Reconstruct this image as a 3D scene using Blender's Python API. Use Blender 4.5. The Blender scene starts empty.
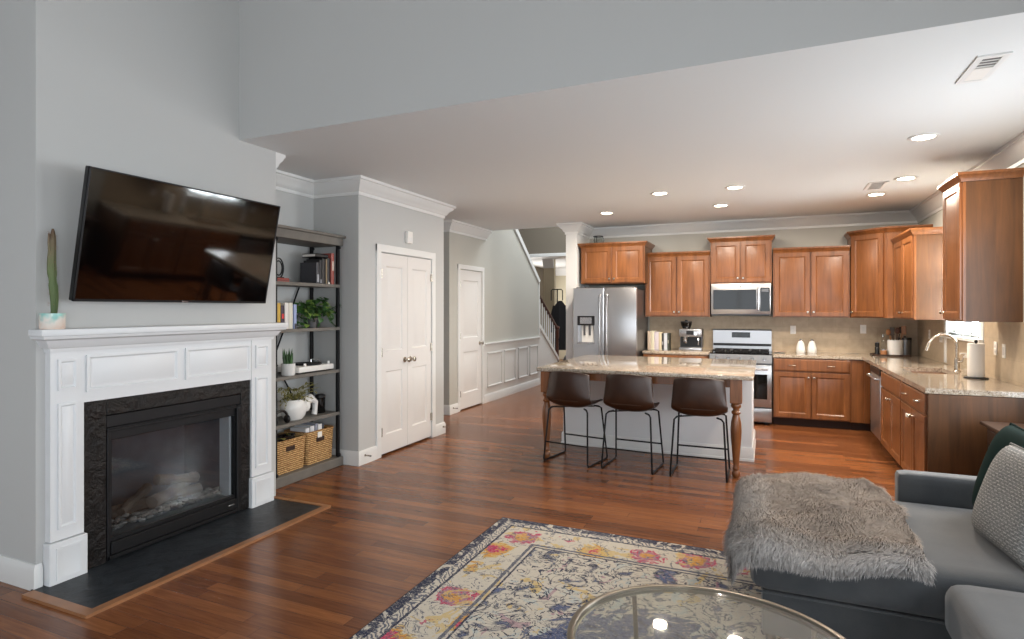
import bpy, bmesh, math, random
from mathutils import Matrix, Vector
SC = bpy.context.scene
COL = SC.collection
R = math.radians
PI = math.pi
random.seed(7)

# ------------------------------------------------------------------ camera
cam_data = bpy.data.cameras.new('camera')
cam = bpy.data.objects.new('camera', cam_data)
COL.objects.link(cam)
cam.location = (0, 0, 1.5)
cam.rotation_euler = (R(90), 0, R(23.357))
cam_data.sensor_width = 36
cam_data.lens = 588.17 / 1024 * 36
cam_data.shift_y = -10.5 / 1024
cam_data.clip_start = 0.05
SC.camera = cam

# ------------------------------------------------------------------ world, exposure
SC.view_settings.view_transform = 'Standard'
SC.view_settings.look = 'None'
SC.view_settings.gamma = 1
SC.view_settings.use_curve_mapping = False
SC.view_settings.exposure = 0.75
world = bpy.data.worlds.new('world')
SC.world = world
world.use_nodes = True
bg = world.node_tree.nodes['Background']
bg.inputs[0].default_value = (0.80, 0.90, 1.0, 1)
bg.inputs[1].default_value = 1.0


def area_light(name, loc, rot, sx, sy, power, color=(1, 1, 1)):
    d = bpy.data.lights.new(name, 'AREA')
    d.shape = 'RECTANGLE'
    d.size, d.size_y = sx, sy
    d.energy = power
    d.color = color
    o = bpy.data.objects.new(name, d)
    COL.objects.link(o)
    o.location = loc
    o.rotation_euler = rot
    return o


DAY = (0.93, 0.97, 1.0)
WARM = (1.0, 0.87, 0.72)
KITCHEN_W = 16
# area lights added for daylight at unseen window openings, behind and beside the camera
area_light('added_fill_rear', (-0.8, -3.24, 1.25), (R(90), 0, 0), 5.0, 2.1, 26, DAY)
area_light('added_fill_sofa', (1.80, 1.4, 1.5), (0, R(90), 0), 1.3, 2.4, 14, DAY)
area_light('added_fill_breakfast', (1.80, 4.1, 1.45), (0, R(90), 0), 1.5, 1.5, 27, DAY)  # light and its opening added out of view to brighten the kitchen
area_light('added_fill_side', (1.80, -1.6, 1.5), (0, R(90), 0), 1.5, 1.8, 62, DAY)
area_light('daylight_sink_window', (1.97, 7.05, 1.75), (0, R(90), 0), 1.0, 1.0, 75, DAY)
area_light('added_fill_front_room', (-6.05, 15.05, 1.5), (0, R(-90), 0), 1.7, 2.2, 40, (1, 0.95, 0.88))  # added to brighten the hall, from an unseen side opening
area_light('added_fill_stair_hall', (-3.2, 10.6, 5.0), (0, 0, 0), 1.0, 2.0, 100, (0.92, 0.97, 1.0))  # added fill under the closed stairwell ceiling, brightens the hall


# ------------------------------------------------------------------ materials
def lin(c):
    c /= 255.0
    return c / 12.92 if c <= 0.04045 else ((c + 0.055) / 1.055) ** 2.4


def rgb(r, g, b):
    return (lin(r), lin(g), lin(b), 1)


class NT:
    """small node-tree writer"""
    def __init__(s, name):
        s.m = bpy.data.materials.new(name)
        s.m.use_nodes = True
        s.t = s.m.node_tree
        s.n = s.t.nodes
        s.b = s.n['Principled BSDF']

    def node(s, typ, **kw):
        n = s.n.new(typ)
        ins = kw.pop('ins', {})
        for k, v in kw.items():
            setattr(n, k, v)
        for k, v in ins.items():
            s.set(n.inputs[k], v)
        return n

    def set(s, sock, v):
        if isinstance(v, bpy.types.NodeSocket):
            s.t.links.new(v, sock)
        else:
            sock.default_value = v

    def p(s, **kw):
        names = dict(color='Base Color', rough='Roughness', metal='Metallic', normal='Normal', coat='Coat Weight',
                     coat_rough='Coat Roughness', spec='Specular IOR Level', sheen='Sheen Weight', alpha='Alpha',
                     trans='Transmission Weight', emit='Emission Color', estr='Emission Strength', aniso='Anisotropic')
        for k, v in kw.items():
            s.set(s.b.inputs[names[k]], v)
        return s.m

    def coord(s, which='Object', scale=(1, 1, 1), rot=(0, 0, 0), loc=(0, 0, 0)):
        tc = s.node('ShaderNodeTexCoord')
        mp = s.node('ShaderNodeMapping', ins={0: tc.outputs[which]})
        mp.inputs['Scale'].default_value = scale
        mp.inputs['Rotation'].default_value = rot
        mp.inputs['Location'].default_value = loc
        return mp.outputs[0]

    def noise(s, vec, scale=5, detail=3, rough=0.5, dist=0.0):
        n = s.node('ShaderNodeTexNoise', ins={'Vector': vec, 'Scale': scale, 'Detail': detail, 'Roughness': rough, 'Distortion': dist})
        return n.outputs['Fac']

    def ramp(s, fac, stops, mode='LINEAR'):
        n = s.node('ShaderNodeValToRGB', ins={0: fac})
        cr = n.color_ramp
        cr.interpolation = mode
        while len(cr.elements) < len(stops):
            cr.elements.new(0.5)
        for e, (pos, c) in zip(cr.elements, stops):
            e.position = pos
            e.color = c if len(c) == 4 else (*c, 1)
        return n.outputs[0]

    def mix(s, fac, a, b, mode='MIX'):
        n = s.node('ShaderNodeMix', data_type='RGBA', blend_type=mode)
        s.set(n.inputs[0], fac)
        s.set(n.inputs[6], a)
        s.set(n.inputs[7], b)
        return n.outputs[2]

    def math(s, op, a, b=0.0, c=0.0, clamp=False):
        n = s.node('ShaderNodeMath', operation=op, use_clamp=clamp)
        s.set(n.inputs[0], a)
        s.set(n.inputs[1], b)
        s.set(n.inputs[2], c)
        return n.outputs[0]

    def bump(s, h, strength=0.2, dist=0.01):
        return s.node('ShaderNodeBump', ins={'Height': h, 'Strength': strength, 'Distance': dist}).outputs[0]


MAT = {}


def simple(name, color, rough=0.5, metal=0.0, bump=None, var=0.0, **kw):
    t = NT(name)
    c = color
    vec = t.coord('Object')
    if var:
        n = t.noise(vec, 9, 3)
        d = tuple(x * (1 - var) for x in color[:3]) + (1,)
        l = tuple(min(1, x * (1 + var)) for x in color[:3]) + (1,)
        c = t.ramp(n, [(0.3, d), (0.7, l)])
    t.p(color=c, rough=rough, metal=metal, **kw)
    if bump:
        t.p(normal=t.bump(t.noise(vec, bump[0], 4), bump[1], 0.005))
    MAT[name] = t.m
    return t.m


simple('wall_paint', rgb(192, 193, 192), 0.75, bump=(180, 0.04))
simple('hall_paint', rgb(188, 187, 180), 0.75, bump=(180, 0.04))
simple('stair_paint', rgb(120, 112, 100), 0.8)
simple('foyer_paint', rgb(205, 196, 172), 0.8)
simple('ceiling_paint', rgb(222, 225, 226), 0.85, bump=(150, 0.04))
simple('trim_white', rgb(226, 227, 226), 0.38)
simple('door_white', rgb(224, 222, 220), 0.4)
simple('mantel_white', rgb(222, 225, 228), 0.35)
simple('island_paint', rgb(226, 228, 230), 0.5)
simple('black_metal', rgb(32, 32, 34), 0.45, 0.6)
simple('black_plastic', rgb(16, 16, 18), 0.35)
simple('screen', rgb(3, 3, 4), 0.06, coat=0.5, coat_rough=0.04)
simple('dark_glass', rgb(12, 11, 10), 0.06)
simple('steel', rgb(186, 186, 188), 0.26, 0.9)
simple('steel_dark', rgb(120, 120, 122), 0.35, 0.9)
simple('chrome', rgb(220, 220, 220), 0.12, 1.0)
simple('nickel', rgb(196, 188, 176), 0.25, 0.95)
simple('champagne_metal', rgb(138, 130, 118), 0.3, 0.9)
simple('white_plastic', rgb(232, 230, 226), 0.4)
simple('white_ceramic', rgb(228, 228, 226), 0.2)
simple('paper', rgb(238, 234, 228), 0.8, bump=(60, 0.1))
simple('dark_fabric', rgb(22, 22, 26), 0.9)
simple('soil', rgb(60, 45, 34), 0.9, bump=(60, 0.5))
simple('leaf', rgb(58, 96, 46), 0.45, var=0.45)
simple('leaf_light', rgb(120, 146, 70), 0.45, var=0.3)
simple('leaf_dry', rgb(120, 116, 62), 0.6, var=0.35)
simple('charred_log', rgb(78, 68, 58), 0.9, bump=(22, 0.8), var=0.5)
simple('ash', rgb(104, 102, 98), 0.9, bump=(60, 1.0), var=0.5)
simple('firebox_liner', rgb(74, 77, 81), 0.8, var=0.2)
simple('shelf_wood', rgb(108, 104, 98), 0.6, bump=(30, 0.1), var=0.12)
simple('espresso_wood', rgb(62, 42, 30), 0.4, var=0.15)
simple('rail_wood', rgb(74, 36, 22), 0.4)
simple('utensil_wood', rgb(150, 100, 60), 0.6)
simple('brown_leather', rgb(54, 31, 18), 0.38, bump=(90, 0.15), var=0.22)
simple('hearth_wood', rgb(150, 104, 70), 0.35, var=0.15)
simple('green_velvet', rgb(12, 38, 36), 0.9, spec=0.1, var=0.15)
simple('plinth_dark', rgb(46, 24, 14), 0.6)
simple('terracotta_label', rgb(150, 60, 50), 0.6)
simple('green_bottle', rgb(40, 60, 40), 0.15)
simple('sponge_yellow', rgb(190, 170, 90), 0.8)


def lamp_mat():
    t = NT('lamp_lens')
    t.p(color=(1, 1, 1, 1), emit=(1.0, 0.86, 0.66, 1), estr=14)
    MAT['lamp_lens'] = t.m


lamp_mat()


def wood(name, dark, light, axis='z', scale=1.0, rough=0.32, coat=0.25):
    t = NT(name)
    sc = {'z': (14, 14, 1.1), 'x': (1.1, 14, 14), 'y': (14, 1.1, 14)}[axis]
    vec = t.coord('Object', scale=tuple(v * scale for v in sc))
    n1 = t.noise(vec, 1.6, 5, 0.6, 0.6)
    vec2 = t.coord('Object', scale=(1.5, 1.5, 1.5))
    n2 = t.noise(vec2, 1.8, 2)
    f = t.math('ADD', t.math('MULTIPLY', n1, 0.7), t.math('MULTIPLY', n2, 0.3))
    c = t.ramp(f, [(0.32, dark), (0.66, light)])
    t.p(color=c, rough=rough, coat=coat, coat_rough=0.2)
    MAT[name] = t.m


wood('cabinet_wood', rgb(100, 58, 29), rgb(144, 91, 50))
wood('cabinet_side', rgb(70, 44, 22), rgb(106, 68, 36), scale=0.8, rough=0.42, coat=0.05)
wood('leg_wood', rgb(98, 58, 30), rgb(146, 92, 52))


def floor_mat():
    t = NT('floor_planks')
    vec = t.coord('Object')
    br = t.node('ShaderNodeTexBrick', ins={'Vector': vec, 'Scale': 1.0, 'Mortar Size': 0.0012, 'Brick Width': 1.15, 'Row Height': 0.083,
                                           'Bias': 0.0, 'Color1': (0, 0, 0, 1), 'Color2': (1, 1, 1, 1), 'Mortar': (0.5, 0.5, 0.5, 1)})
    br.offset = 0.37
    br.offset_frequency = 2
    br.squash_frequency = 3
    br.squash = 0.8
    plank = br.outputs['Color']
    g = t.coord('Object', scale=(1.6, 26, 1))
    n = t.noise(g, 2.2, 6, 0.62, 0.8)
    f = t.math('ADD', t.math('MULTIPLY', plank, 0.32), t.math('MULTIPLY', n, 0.72))
    c = t.ramp(f, [(0.18, rgb(74, 42, 25)), (0.48, rgb(114, 68, 40)), (0.85, rgb(154, 97, 56))])
    mort = t.math('MULTIPLY', br.outputs['Fac'], 0.7)
    c = t.mix(mort, c, rgb(40, 22, 14))
    r = t.math('ADD', t.math('MULTIPLY', n, 0.14), 0.17)
    h = t.math('SUBTRACT', t.math('MULTIPLY', n, 0.3), t.math('MULTIPLY', br.outputs['Fac'], 1.0))
    t.p(color=c, rough=r, normal=t.bump(h, 0.12, 0.002), spec=0.3, coat=0.04, coat_rough=0.12)
    MAT['floor_planks'] = t.m


floor_mat()


def granite():
    t = NT('granite')
    vec = t.coord('Object')
    v = t.node('ShaderNodeTexVoronoi', ins={'Vector': vec, 'Scale': 95})
    n = t.noise(vec, 46, 5, 0.7)
    n2 = t.noise(vec, 110, 3, 0.7)
    c = t.ramp(n, [(0.30, rgb(104, 88, 74)), (0.44, rgb(158, 142, 124)), (0.56, rgb(190, 178, 162)), (0.72, rgb(142, 124, 108))])
    c = t.mix(t.math('GREATER_THAN', n2, 0.60), c, rgb(52, 44, 40))
    c = t.mix(t.math('LESS_THAN', v.outputs['Distance'], 0.20), c, rgb(224, 218, 208))
    t.p(color=c, rough=0.09, coat=0.3, coat_rough=0.05)
    MAT['granite'] = t.m


granite()


def tile():
    t = NT('splash_tile')
    tc = t.node('ShaderNodeTexCoord')
    sp = t.node('ShaderNodeSeparateXYZ', ins={0: tc.outputs['Object']})
    u = t.math('ADD', sp.outputs[0], sp.outputs[1])
    cb = t.node('ShaderNodeCombineXYZ', ins={0: u, 1: sp.outputs[2], 2: 0.0})
    br = t.node('ShaderNodeTexBrick', ins={'Vector': cb.outputs[0], 'Scale': 1, 'Mortar Size': 0.002, 'Brick Width': 0.32, 'Row Height': 0.157,
                                           'Color1': rgb(176, 158, 134), 'Color2': rgb(184, 166, 142), 'Mortar': rgb(162, 146, 122)})
    n = t.noise(tc.outputs['Object'], 14, 4)
    c = t.mix(0.35, br.outputs['Color'], t.ramp(n, [(0.3, rgb(160, 142, 118)), (0.7, rgb(198, 182, 158))]))
    t.p(color=c, rough=0.4)
    MAT['splash_tile'] = t.m


tile()


def slate(name, dark, light, rough, bs):
    t = NT(name)
    vec = t.coord('Object')
    n = t.noise(vec, 9, 6, 0.65, 1.2)
    n2 = t.noise(vec, 26, 5, 0.6)
    c = t.ramp(n, [(0.35, dark), (0.7, light)])
    t.p(color=c, rough=rough, spec=0.3, normal=t.bump(t.math('ADD', n, t.math('MULTIPLY', n2, 0.5)), bs, 0.03))
    MAT[name] = t.m


slate('slate_stone', rgb(6, 5, 5), rgb(28, 22, 20), 0.35, 0.5)
slate('hearth_slate', rgb(26, 29, 33), rgb(52, 57, 62), 0.42, 0.12)


def brushed():
    t = NT('brushed_steel')
    vec = t.coord('Object', scale=(1, 1, 90))
    n = t.noise(vec, 3, 3)
    t.p(color=rgb(184, 184, 186), metal=0.92, rough=t.math('ADD', t.math('MULTIPLY', n, 0.12), 0.24), aniso=0.4)
    MAT['brushed_steel'] = t.m


brushed()


def basket():
    t = NT('wicker')
    vec = t.coord('Object', scale=(1, 1, 1))
    w1 = t.node('ShaderNodeTexWave', bands_direction='Z', ins={'Vector': vec, 'Scale': 18, 'Distortion': 3.0, 'Detail': 2, 'Detail Scale': 4})
    sp = t.node('ShaderNodeSeparateXYZ', ins={0: vec})
    n = t.noise(t.coord('Object', scale=(30, 30, 90)), 1, 3)
    c = t.ramp(t.math('ADD', t.math('MULTIPLY', w1.outputs['Fac'], 0.5), t.math('MULTIPLY', n, 0.5)),
               [(0.25, rgb(120, 78, 36)), (0.5, rgb(190, 142, 84)), (0.75, rgb(226, 190, 134))])
    t.p(color=c, rough=0.7, normal=t.bump(t.math('ADD', w1.outputs['Fac'], n), 0.8, 0.008))
    MAT['wicker'] = t.m


basket()


def sofa_fabric(name, a, b):
    t = NT(name)
    vec = t.coord('Object')
    n = t.noise(vec, 5, 3, 0.6)
    n2 = t.noise(vec, 260, 2)
    c = t.ramp(t.math('ADD', t.math('MULTIPLY', n, 0.75), t.math('MULTIPLY', n2, 0.25)), [(0.35, a), (0.7, b)])
    t.p(color=c, rough=0.85, sheen=0.35, normal=t.bump(n2, 0.25, 0.003))
    MAT[name] = t.m


sofa_fabric('sofa_velvet', rgb(66, 69, 73), rgb(84, 85, 86))


def knit():
    t = NT('woven_knit')
    tc = t.node('ShaderNodeTexCoord')
    br = t.node('ShaderNodeTexBrick', ins={'Vector': tc.outputs['UV'], 'Scale': 1, 'Mortar Size': 0.012, 'Brick Width': 0.06, 'Row Height': 0.03,
                                           'Color1': rgb(226, 222, 214), 'Color2': rgb(186, 183, 178), 'Mortar': rgb(112, 112, 112)})
    n = t.noise(tc.outputs['UV'], 60, 3)
    c = t.mix(0.35, br.outputs['Color'], t.ramp(n, [(0.35, rgb(110, 108, 106)), (0.65, rgb(220, 216, 208))]))
    t.p(color=c, rough=0.9, normal=t.bump(t.math('SUBTRACT', n, br.outputs['Fac']), 0.6, 0.006))
    MAT['woven_knit'] = t.m


knit()


def fur():
    t = NT('fur')
    a = t.node('ShaderNodeVertexColor', layer_name='fur_color')
    t.p(color=a.outputs[0], rough=0.8, sheen=0.2)
    MAT['fur'] = t.m


fur()


def glass(name, tint, fac_min=0.04):
    t = NT(name)
    t.n.remove(t.b)
    out = t.n['Material Output']
    tr = t.node('ShaderNodeBsdfTransparent', ins={0: tint})
    gl = t.node('ShaderNodeBsdfGlossy', ins={0: (1, 1, 1, 1), 1: 0.02})
    lw = t.node('ShaderNodeLayerWeight', ins={0: 0.5})
    f = t.math('ADD', t.math('MULTIPLY', t.math('POWER', lw.outputs['Facing'], 4.0), 0.9), fac_min)
    mx = t.node('ShaderNodeMixShader', ins={0: f, 1: tr.outputs[0], 2: gl.outputs[0]})
    t.t.links.new(mx.outputs[0], out.inputs[0])
    MAT[name] = t.m


glass('table_glass', (0.90, 0.93, 0.91, 1), 0.06)
glass('fire_glass', (0.86, 0.88, 0.90, 1), 0.03)
glass('clear_glass', (0.93, 0.95, 0.95, 1))
glass('window_glass', (0.95, 0.97, 0.98, 1))


def pot_glaze():
    t = NT('pot_glaze')
    tc = t.node('ShaderNodeTexCoord')
    n = t.noise(tc.outputs['Object'], 16, 2)
    sp = t.node('ShaderNodeSeparateXYZ', ins={0: tc.outputs['Object']})
    f = t.math('ADD', t.math('MULTIPLY', sp.outputs[2], 6.0), t.math('MULTIPLY', n, 0.8))
    c = t.ramp(f, [(0.45, rgb(226, 206, 192)), (0.68, rgb(228, 222, 214)), (0.86, rgb(150, 204, 196))])
    t.p(color=c, rough=0.2)
    MAT['pot_glaze'] = t.m


pot_glaze()


def cactus_mat():
    t = NT('cactus_skin')
    tc = t.node('ShaderNodeTexCoord')
    sp = t.node('ShaderNodeSeparateXYZ', ins={0: tc.outputs['Object']})
    n = t.noise(tc.outputs['Object'], 30, 3)
    f = t.math('ADD', t.math('MULTIPLY', sp.outputs[2], 1.6), t.math('MULTIPLY', n, 0.25))
    c = t.ramp(f, [(0.2, rgb(70, 92, 50)), (0.6, rgb(96, 112, 70)), (0.85, rgb(120, 108, 84)), (1.0, rgb(88, 62, 46))])
    t.p(color=c, rough=0.6)
    MAT['cactus_skin'] = t.m


cactus_mat()


# ------------------------------------------------------------------ mesh builder
class MB:
    def __init__(s):
        s.bm = bmesh.new()
        s.mi = 0

    def _xf(s, verts, M):
        if M is not None:
            for v in verts:
                v.co = M @ v.co

    def box(s, x0, x1, y0, y1, z0, z1, bev=0.0, seg=1, M=None):
        m = Matrix.Translation(((x0 + x1) / 2, (y0 + y1) / 2, (z0 + z1) / 2)) @ Matrix.Diagonal((abs(x1 - x0), abs(y1 - y0), abs(z1 - z0), 1))
        r = bmesh.ops.create_cube(s.bm, size=1, matrix=m)
        vs = r['verts']
        fs = set(f for v in vs for f in v.link_faces)
        if bev > 0:
            es = list(set(e for v in vs for e in v.link_edges))
            bv = bmesh.ops.bevel(s.bm, geom=es, offset=bev, segments=seg, profile=0.5, affect='EDGES')
            vs = list(set(v for f in bv['faces'] for v in f.verts) | set(v for v in vs if v.is_valid))
            vs = [v for v in vs if v.is_valid]
            fs = set(f for v in vs for f in v.link_faces)
        for f in fs:
            f.material_index = s.mi
        s._xf(vs, M)
        return s

    def face(s, pts):
        f = s.bm.faces.new([s.bm.verts.new(p) for p in pts])
        f.material_index = s.mi
        return f

    def rings(s, rings, cap0=True, cap1=True, closed=True, M=None):
        """loft between vertex rings"""
        vr = [[s.bm.verts.new(M @ Vector(p) if M is not None else p) for p in r] for r in rings]
        n = len(vr[0])
        for a, b in zip(vr, vr[1:]):
            for i in range(n if closed else n - 1):
                j = (i + 1) % n
                try:
                    s.bm.faces.new((a[i], a[j], b[j], b[i])).material_index = s.mi
                except ValueError:
                    pass
        if cap0 and n > 2:
            s.bm.faces.new(list(reversed(vr[0]))).material_index = s.mi
        if cap1 and n > 2:
            s.bm.faces.new(vr[-1]).material_index = s.mi
        return s

    def prism(s, pts, axis, a, b, M=None):
        def P(u, v, w):
            return {'x': (w, u, v), 'y': (u, w, v), 'z': (u, v, w)}[axis]
        return s.rings([[P(u, v, a) for u, v in pts], [P(u, v, b) for u, v in pts]], M=M)

    def lathe(s, prof, cx=0, cy=0, cz=0, seg=24, M=None, sx=1, sy=1):
        rs = []
        for r, z in prof:
            r = max(r, 1e-4)
            rs.append([(cx + sx * r * math.cos(2 * PI * i / seg), cy + sy * r * math.sin(2 * PI * i / seg), cz + z) for i in range(seg)])
        return s.rings(rs, M=M)

    def cyl(s, p0, p1, r, seg=12, r1=None):
        return s.tube([p0, p1], r, seg, radii=[r, r if r1 is None else r1])

    def tube(s, pts, r, seg=8, closed=False, radii=None):
        pts = [Vector(p) for p in pts]
        n = len(pts)
        rs = []
        up = None
        for i in range(n):
            if closed:
                d = (pts[(i + 1) % n] - pts[i - 1]).normalized()
            else:
                d = (pts[min(i + 1, n - 1)] - pts[max(i - 1, 0)]).normalized()
            if up is None:
                up = Vector((0, 0, 1)) if abs(d.z) < 0.9 else Vector((1, 0, 0))
            u = (up - d * up.dot(d)).normalized()
            up = u
            v = d.cross(u)
            rr = radii[i] if radii else r
            rs.append([tuple(pts[i] + (u * math.cos(2 * PI * k / seg) + v * math.sin(2 * PI * k / seg)) * rr) for k in range(seg)])
        if closed:
            rs.append(rs[0])
            return s.rings(rs, False, False)
        return s.rings(rs)

    def ball(s, c, r, seg=12, sc=(1, 1, 1)):
        k = max(6, seg // 2)
        prof = [(r * math.sin(PI * i / k), -r * math.cos(PI * i / k)) for i in range(k + 1)]
        M = Matrix.Translation(c) @ Matrix.Diagonal((*sc, 1))
        return s.lathe(prof, seg=seg, M=M)

    def panel(s, x0, x1, z0, z1, steps, M=None):
        """nested rectangular rings in the local XZ plane; steps of (inset, y); the last ring is filled"""
        rs = []
        for i, y in steps:
            rs.append([(x0 + i, y, z0 + i), (x1 - i, y, z0 + i), (x1 - i, y, z1 - i), (x0 + i, y, z1 - i)])
        return s.rings(rs, cap0=True, cap1=True, M=M)

    def mould(s, path, prof, side=1, closed=False):
        """sweep a profile of (offset, z) along a plan path with mitred corners; offset to the left when side=1"""
        n = len(path)
        nrm = []
        segs = n if closed else n - 1
        for i in range(segs):
            a, b = Vector(path[i]), Vector(path[(i + 1) % n])
            d = (b - a).normalized()
            nrm.append(Vector((-d.y, d.x)) * side)
        rs = []
        for i in range(n):
            if closed:
                n0, n1 = nrm[i - 1], nrm[i % segs]
            else:
                n0, n1 = nrm[max(i - 1, 0)], nrm[min(i, segs - 1)]
            m = (n0 + n1)
            m = m / max(m.dot(n0), 0.2)
            rs.append([(path[i][0] + m.x * o, path[i][1] + m.y * o, z) for o, z in prof])
        if closed:
            rs.append(rs[0])
        return s.rings(rs, not closed, not closed)

    def build(s, name, mat, parent=None, world=False, smooth=35, mods=None):
        bmesh.ops.remove_doubles(s.bm, verts=s.bm.verts, dist=1e-5)
        if world and parent is not None:
            Mi = WM(parent).inverted()
            for v in s.bm.verts:
                v.co = Mi @ v.co
        bmesh.ops.recalc_face_normals(s.bm, faces=s.bm.faces)
        for f in s.bm.faces:
            f.smooth = True
        for e in s.bm.edges:
            if len(e.link_faces) != 2 or e.calc_face_angle(0) > R(smooth):
                e.smooth = False
        me = bpy.data.meshes.new(name)
        s.bm.to_mesh(me)
        s.bm.free()
        for m in (mat if isinstance(mat, (list, tuple)) else [mat]):
            me.materials.append(MAT[m])
        o = bpy.data.objects.new(name, me)
        COL.objects.link(o)
        if parent is not None:
            o.parent = parent
        return o


def WM(o):
    M = Matrix.LocRotScale(o.location, o.rotation_euler, o.scale)
    return WM(o.parent) @ M if o.parent else M


def tag(o, label, cat, group=None):
    o['label'] = label
    o['category'] = cat
    if group:
        o['group'] = group
    return o


def thing(name, label, cat, loc=(0, 0, 0), rz=0.0, group=None, rot=None):
    o = bpy.data.objects.new(name, None)
    o.empty_display_size = 0.1
    COL.objects.link(o)
    o.location = loc
    o.rotation_euler = rot if rot else (0, 0, rz)
    return tag(o, label, cat, group)


def struct(o):
    o['kind'] = 'structure'
    return o


def copy_thing(root, loc, rz=None, label=None):
    c = root.copy()
    COL.objects.link(c)
    c.location = loc
    if rz is not None:
        c.rotation_euler = (0, 0, rz)
    if label:
        c['label'] = label
    for ch in list(root.children):
        d = ch.copy()
        COL.objects.link(d)
        d.parent = c
        for g in list(ch.children):
            e = g.copy()
            COL.objects.link(e)
            e.parent = d
    return c


# ------------------------------------------------------------------ room shell
ZC = 2.75            # kitchen ceiling
ZL = 5.2             # living room ceiling
XR = 1.78            # right wall
YB = 8.92            # kitchen back wall
XB = -3.58           # chimney breast and closet face
XH = -4.12           # hall wall

m = MB(); m.box(-8, 4, -3.4, 19, -0.12, 0)
struct(m.build('floor', 'floor_planks'))

# kitchen ceiling, its living-room edge slightly out of square
def hedge(o):
    return [(1.9, 3.115 + o), (-3.7, 3.20 + o), (-8, 3.265 + o)]


m = MB()
m.prism(hedge(0.003)[::-1] + [(1.9, 9.05), (-2.6, 9.05), (-2.6, 8.5), (-8, 8.5)], 'z', ZC, ZC + 0.12)
struct(m.build('ceiling', 'ceiling_paint'))
m = MB()
m.prism(hedge(0)[::-1] + hedge(0.12), 'z', ZC + 0.12, ZL)
m.prism(hedge(0)[::-1] + hedge(0.002), 'z', ZC + 0.001, ZC + 0.12)
struct(m.build('wall_header', 'wall_paint'))
m = MB(); m.box(-8, 1.9, -3.4, 3.9, ZL, ZL + 0.1)
struct(m.build('ceiling_living', 'ceiling_paint'))

# chimney breast
m = MB()
m.box(-4.3, XB, 1.875, 2.262, 0, ZL)
m.box(-4.3, XB, 3.106, 3.55, 0, ZL)
m.box(-4.3, XB, 2.262, 3.106, 0.80, ZL)
m.box(-4.3, XB - 0.42, 2.262, 3.106, 0, 0.80)
struct(m.build('wall_chimney', 'wall_paint'))
m = MB(); m.box(-4.32, -4.2, -3.4, 1.875, 0, ZL)
struct(m.build('wall_left', 'wall_paint'))
# alcove back + closet block
m = MB(); m.box(-4.26, -4.13, 3.55, 4.59, 0, ZC)
struct(m.build('wall_alcove', 'wall_paint'))
m = MB()
m.box(-5.2, XB, 4.585, 4.93, 0, ZC)
m.box(-5.2, XB, 5.915, 6.205, 0, ZC)
m.box(-5.2, XB, 4.93, 5.915, 2.075, ZC)
m.box(-5.2, XB - 0.12, 4.93, 5.915, 0, 2.075)
struct(m.build('wall_closet', 'wall_paint'))
# hall: return wall, hall wall with a stair opening, front room
m = MB()
m.box(-8, XH, 7.3, 7.42, 0, 3.2)
m.box(-8, -7.9, 4.5, 7.3, 0, ZC)
struct(m.build('wall_passage', 'hall_paint'))
m = MB()
m.box(XH - 0.10, XH, 7.42, 7.60, 0, 3.2)
m.box(XH - 0.10, XH, 8.335, 8.98, 0, 3.2)
m.box(XH - 0.10, XH, 7.60, 8.335, 2.085, 3.2)
m.box(XH - 0.10, XH - 0.06, 7.60, 8.335, 0, 2.085)
# beyond the kitchen ceiling the wall runs on under the sloping stair edge
m.prism([(8.98, 0), (10.88, 0), (10.88, 2.02), (9.62, 2.95), (8.98, 3.45)], 'x', XH - 0.10, XH)
struct(m.build('wall_hall', 'hall_paint'))
m = MB()
m.box(-6.2, -6.1, 7.42, 13.9, 0, 5.2)
m.box(-6.2, -6.1, 13.9, 16.2, 0, 0.6)  # sill of an unseen opening added for the front-room fill light
m.box(-6.2, -6.1, 13.9, 16.2, 2.4, 5.2)
m.box(-6.2, -6.1, 16.2, 17, 0, 5.2)
m.box(-6.1, -2.52, 12.4, 12.55, 2.72, 5.2)
m.box(-6.1, -2.5, 8.5, 8.58, ZC + 0.12, 5.2)
m.box(-2.60, -2.50, 8.58, 12.4, 2.75, 5.2)
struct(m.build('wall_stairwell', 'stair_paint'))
m = MB()
m.box(-6.1, -2.0, 16.8, 16.9, 0, 2.9)
m.box(-5.02, -4.75, 13.6, 13.7, 0, 2.9)
struct(m.build('wall_foyer', 'foyer_paint'))
m = MB(); m.box(-6.1, -2.4, 12.55, 16.8, 2.72, 2.84)
struct(m.build('ceiling_foyer', 'ceiling_paint'))
m = MB(); m.box(-6.2, -2.5, 8.5, 12.55, 5.2, 5.3)
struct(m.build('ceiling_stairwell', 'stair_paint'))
# kitchen back wall and the stub beside the fridge
m = MB(); m.box(-2.60, XR, YB, YB + 0.12, 0, ZC)
struct(m.build('wall_back', 'hall_paint'))
m = MB(); m.box(-2.70, -2.535, 8.25, 16.8, 0, ZC)
struct(m.build('wall_stub', 'trim_white'))
# right wall with the sink window and unseen openings added for the fill lights
m = MB()
WY = (6.49, 7.60)


def wall_with_holes(m, x0, x1, y0, y1, z0, z1, holes):
    ys = sorted(set([y0, y1] + [h[0] for h in holes] + [h[1] for h in holes]))
    for a, b in zip(ys, ys[1:]):
        hs = sorted((h[2], h[3]) for h in holes if h[0] <= a and h[1] >= b)
        z = z0
        for lo, hi in hs:
            m.box(x0, x1, a, b, z, lo)
            z = hi
        m.box(x0, x1, a, b, z, z1)


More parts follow.
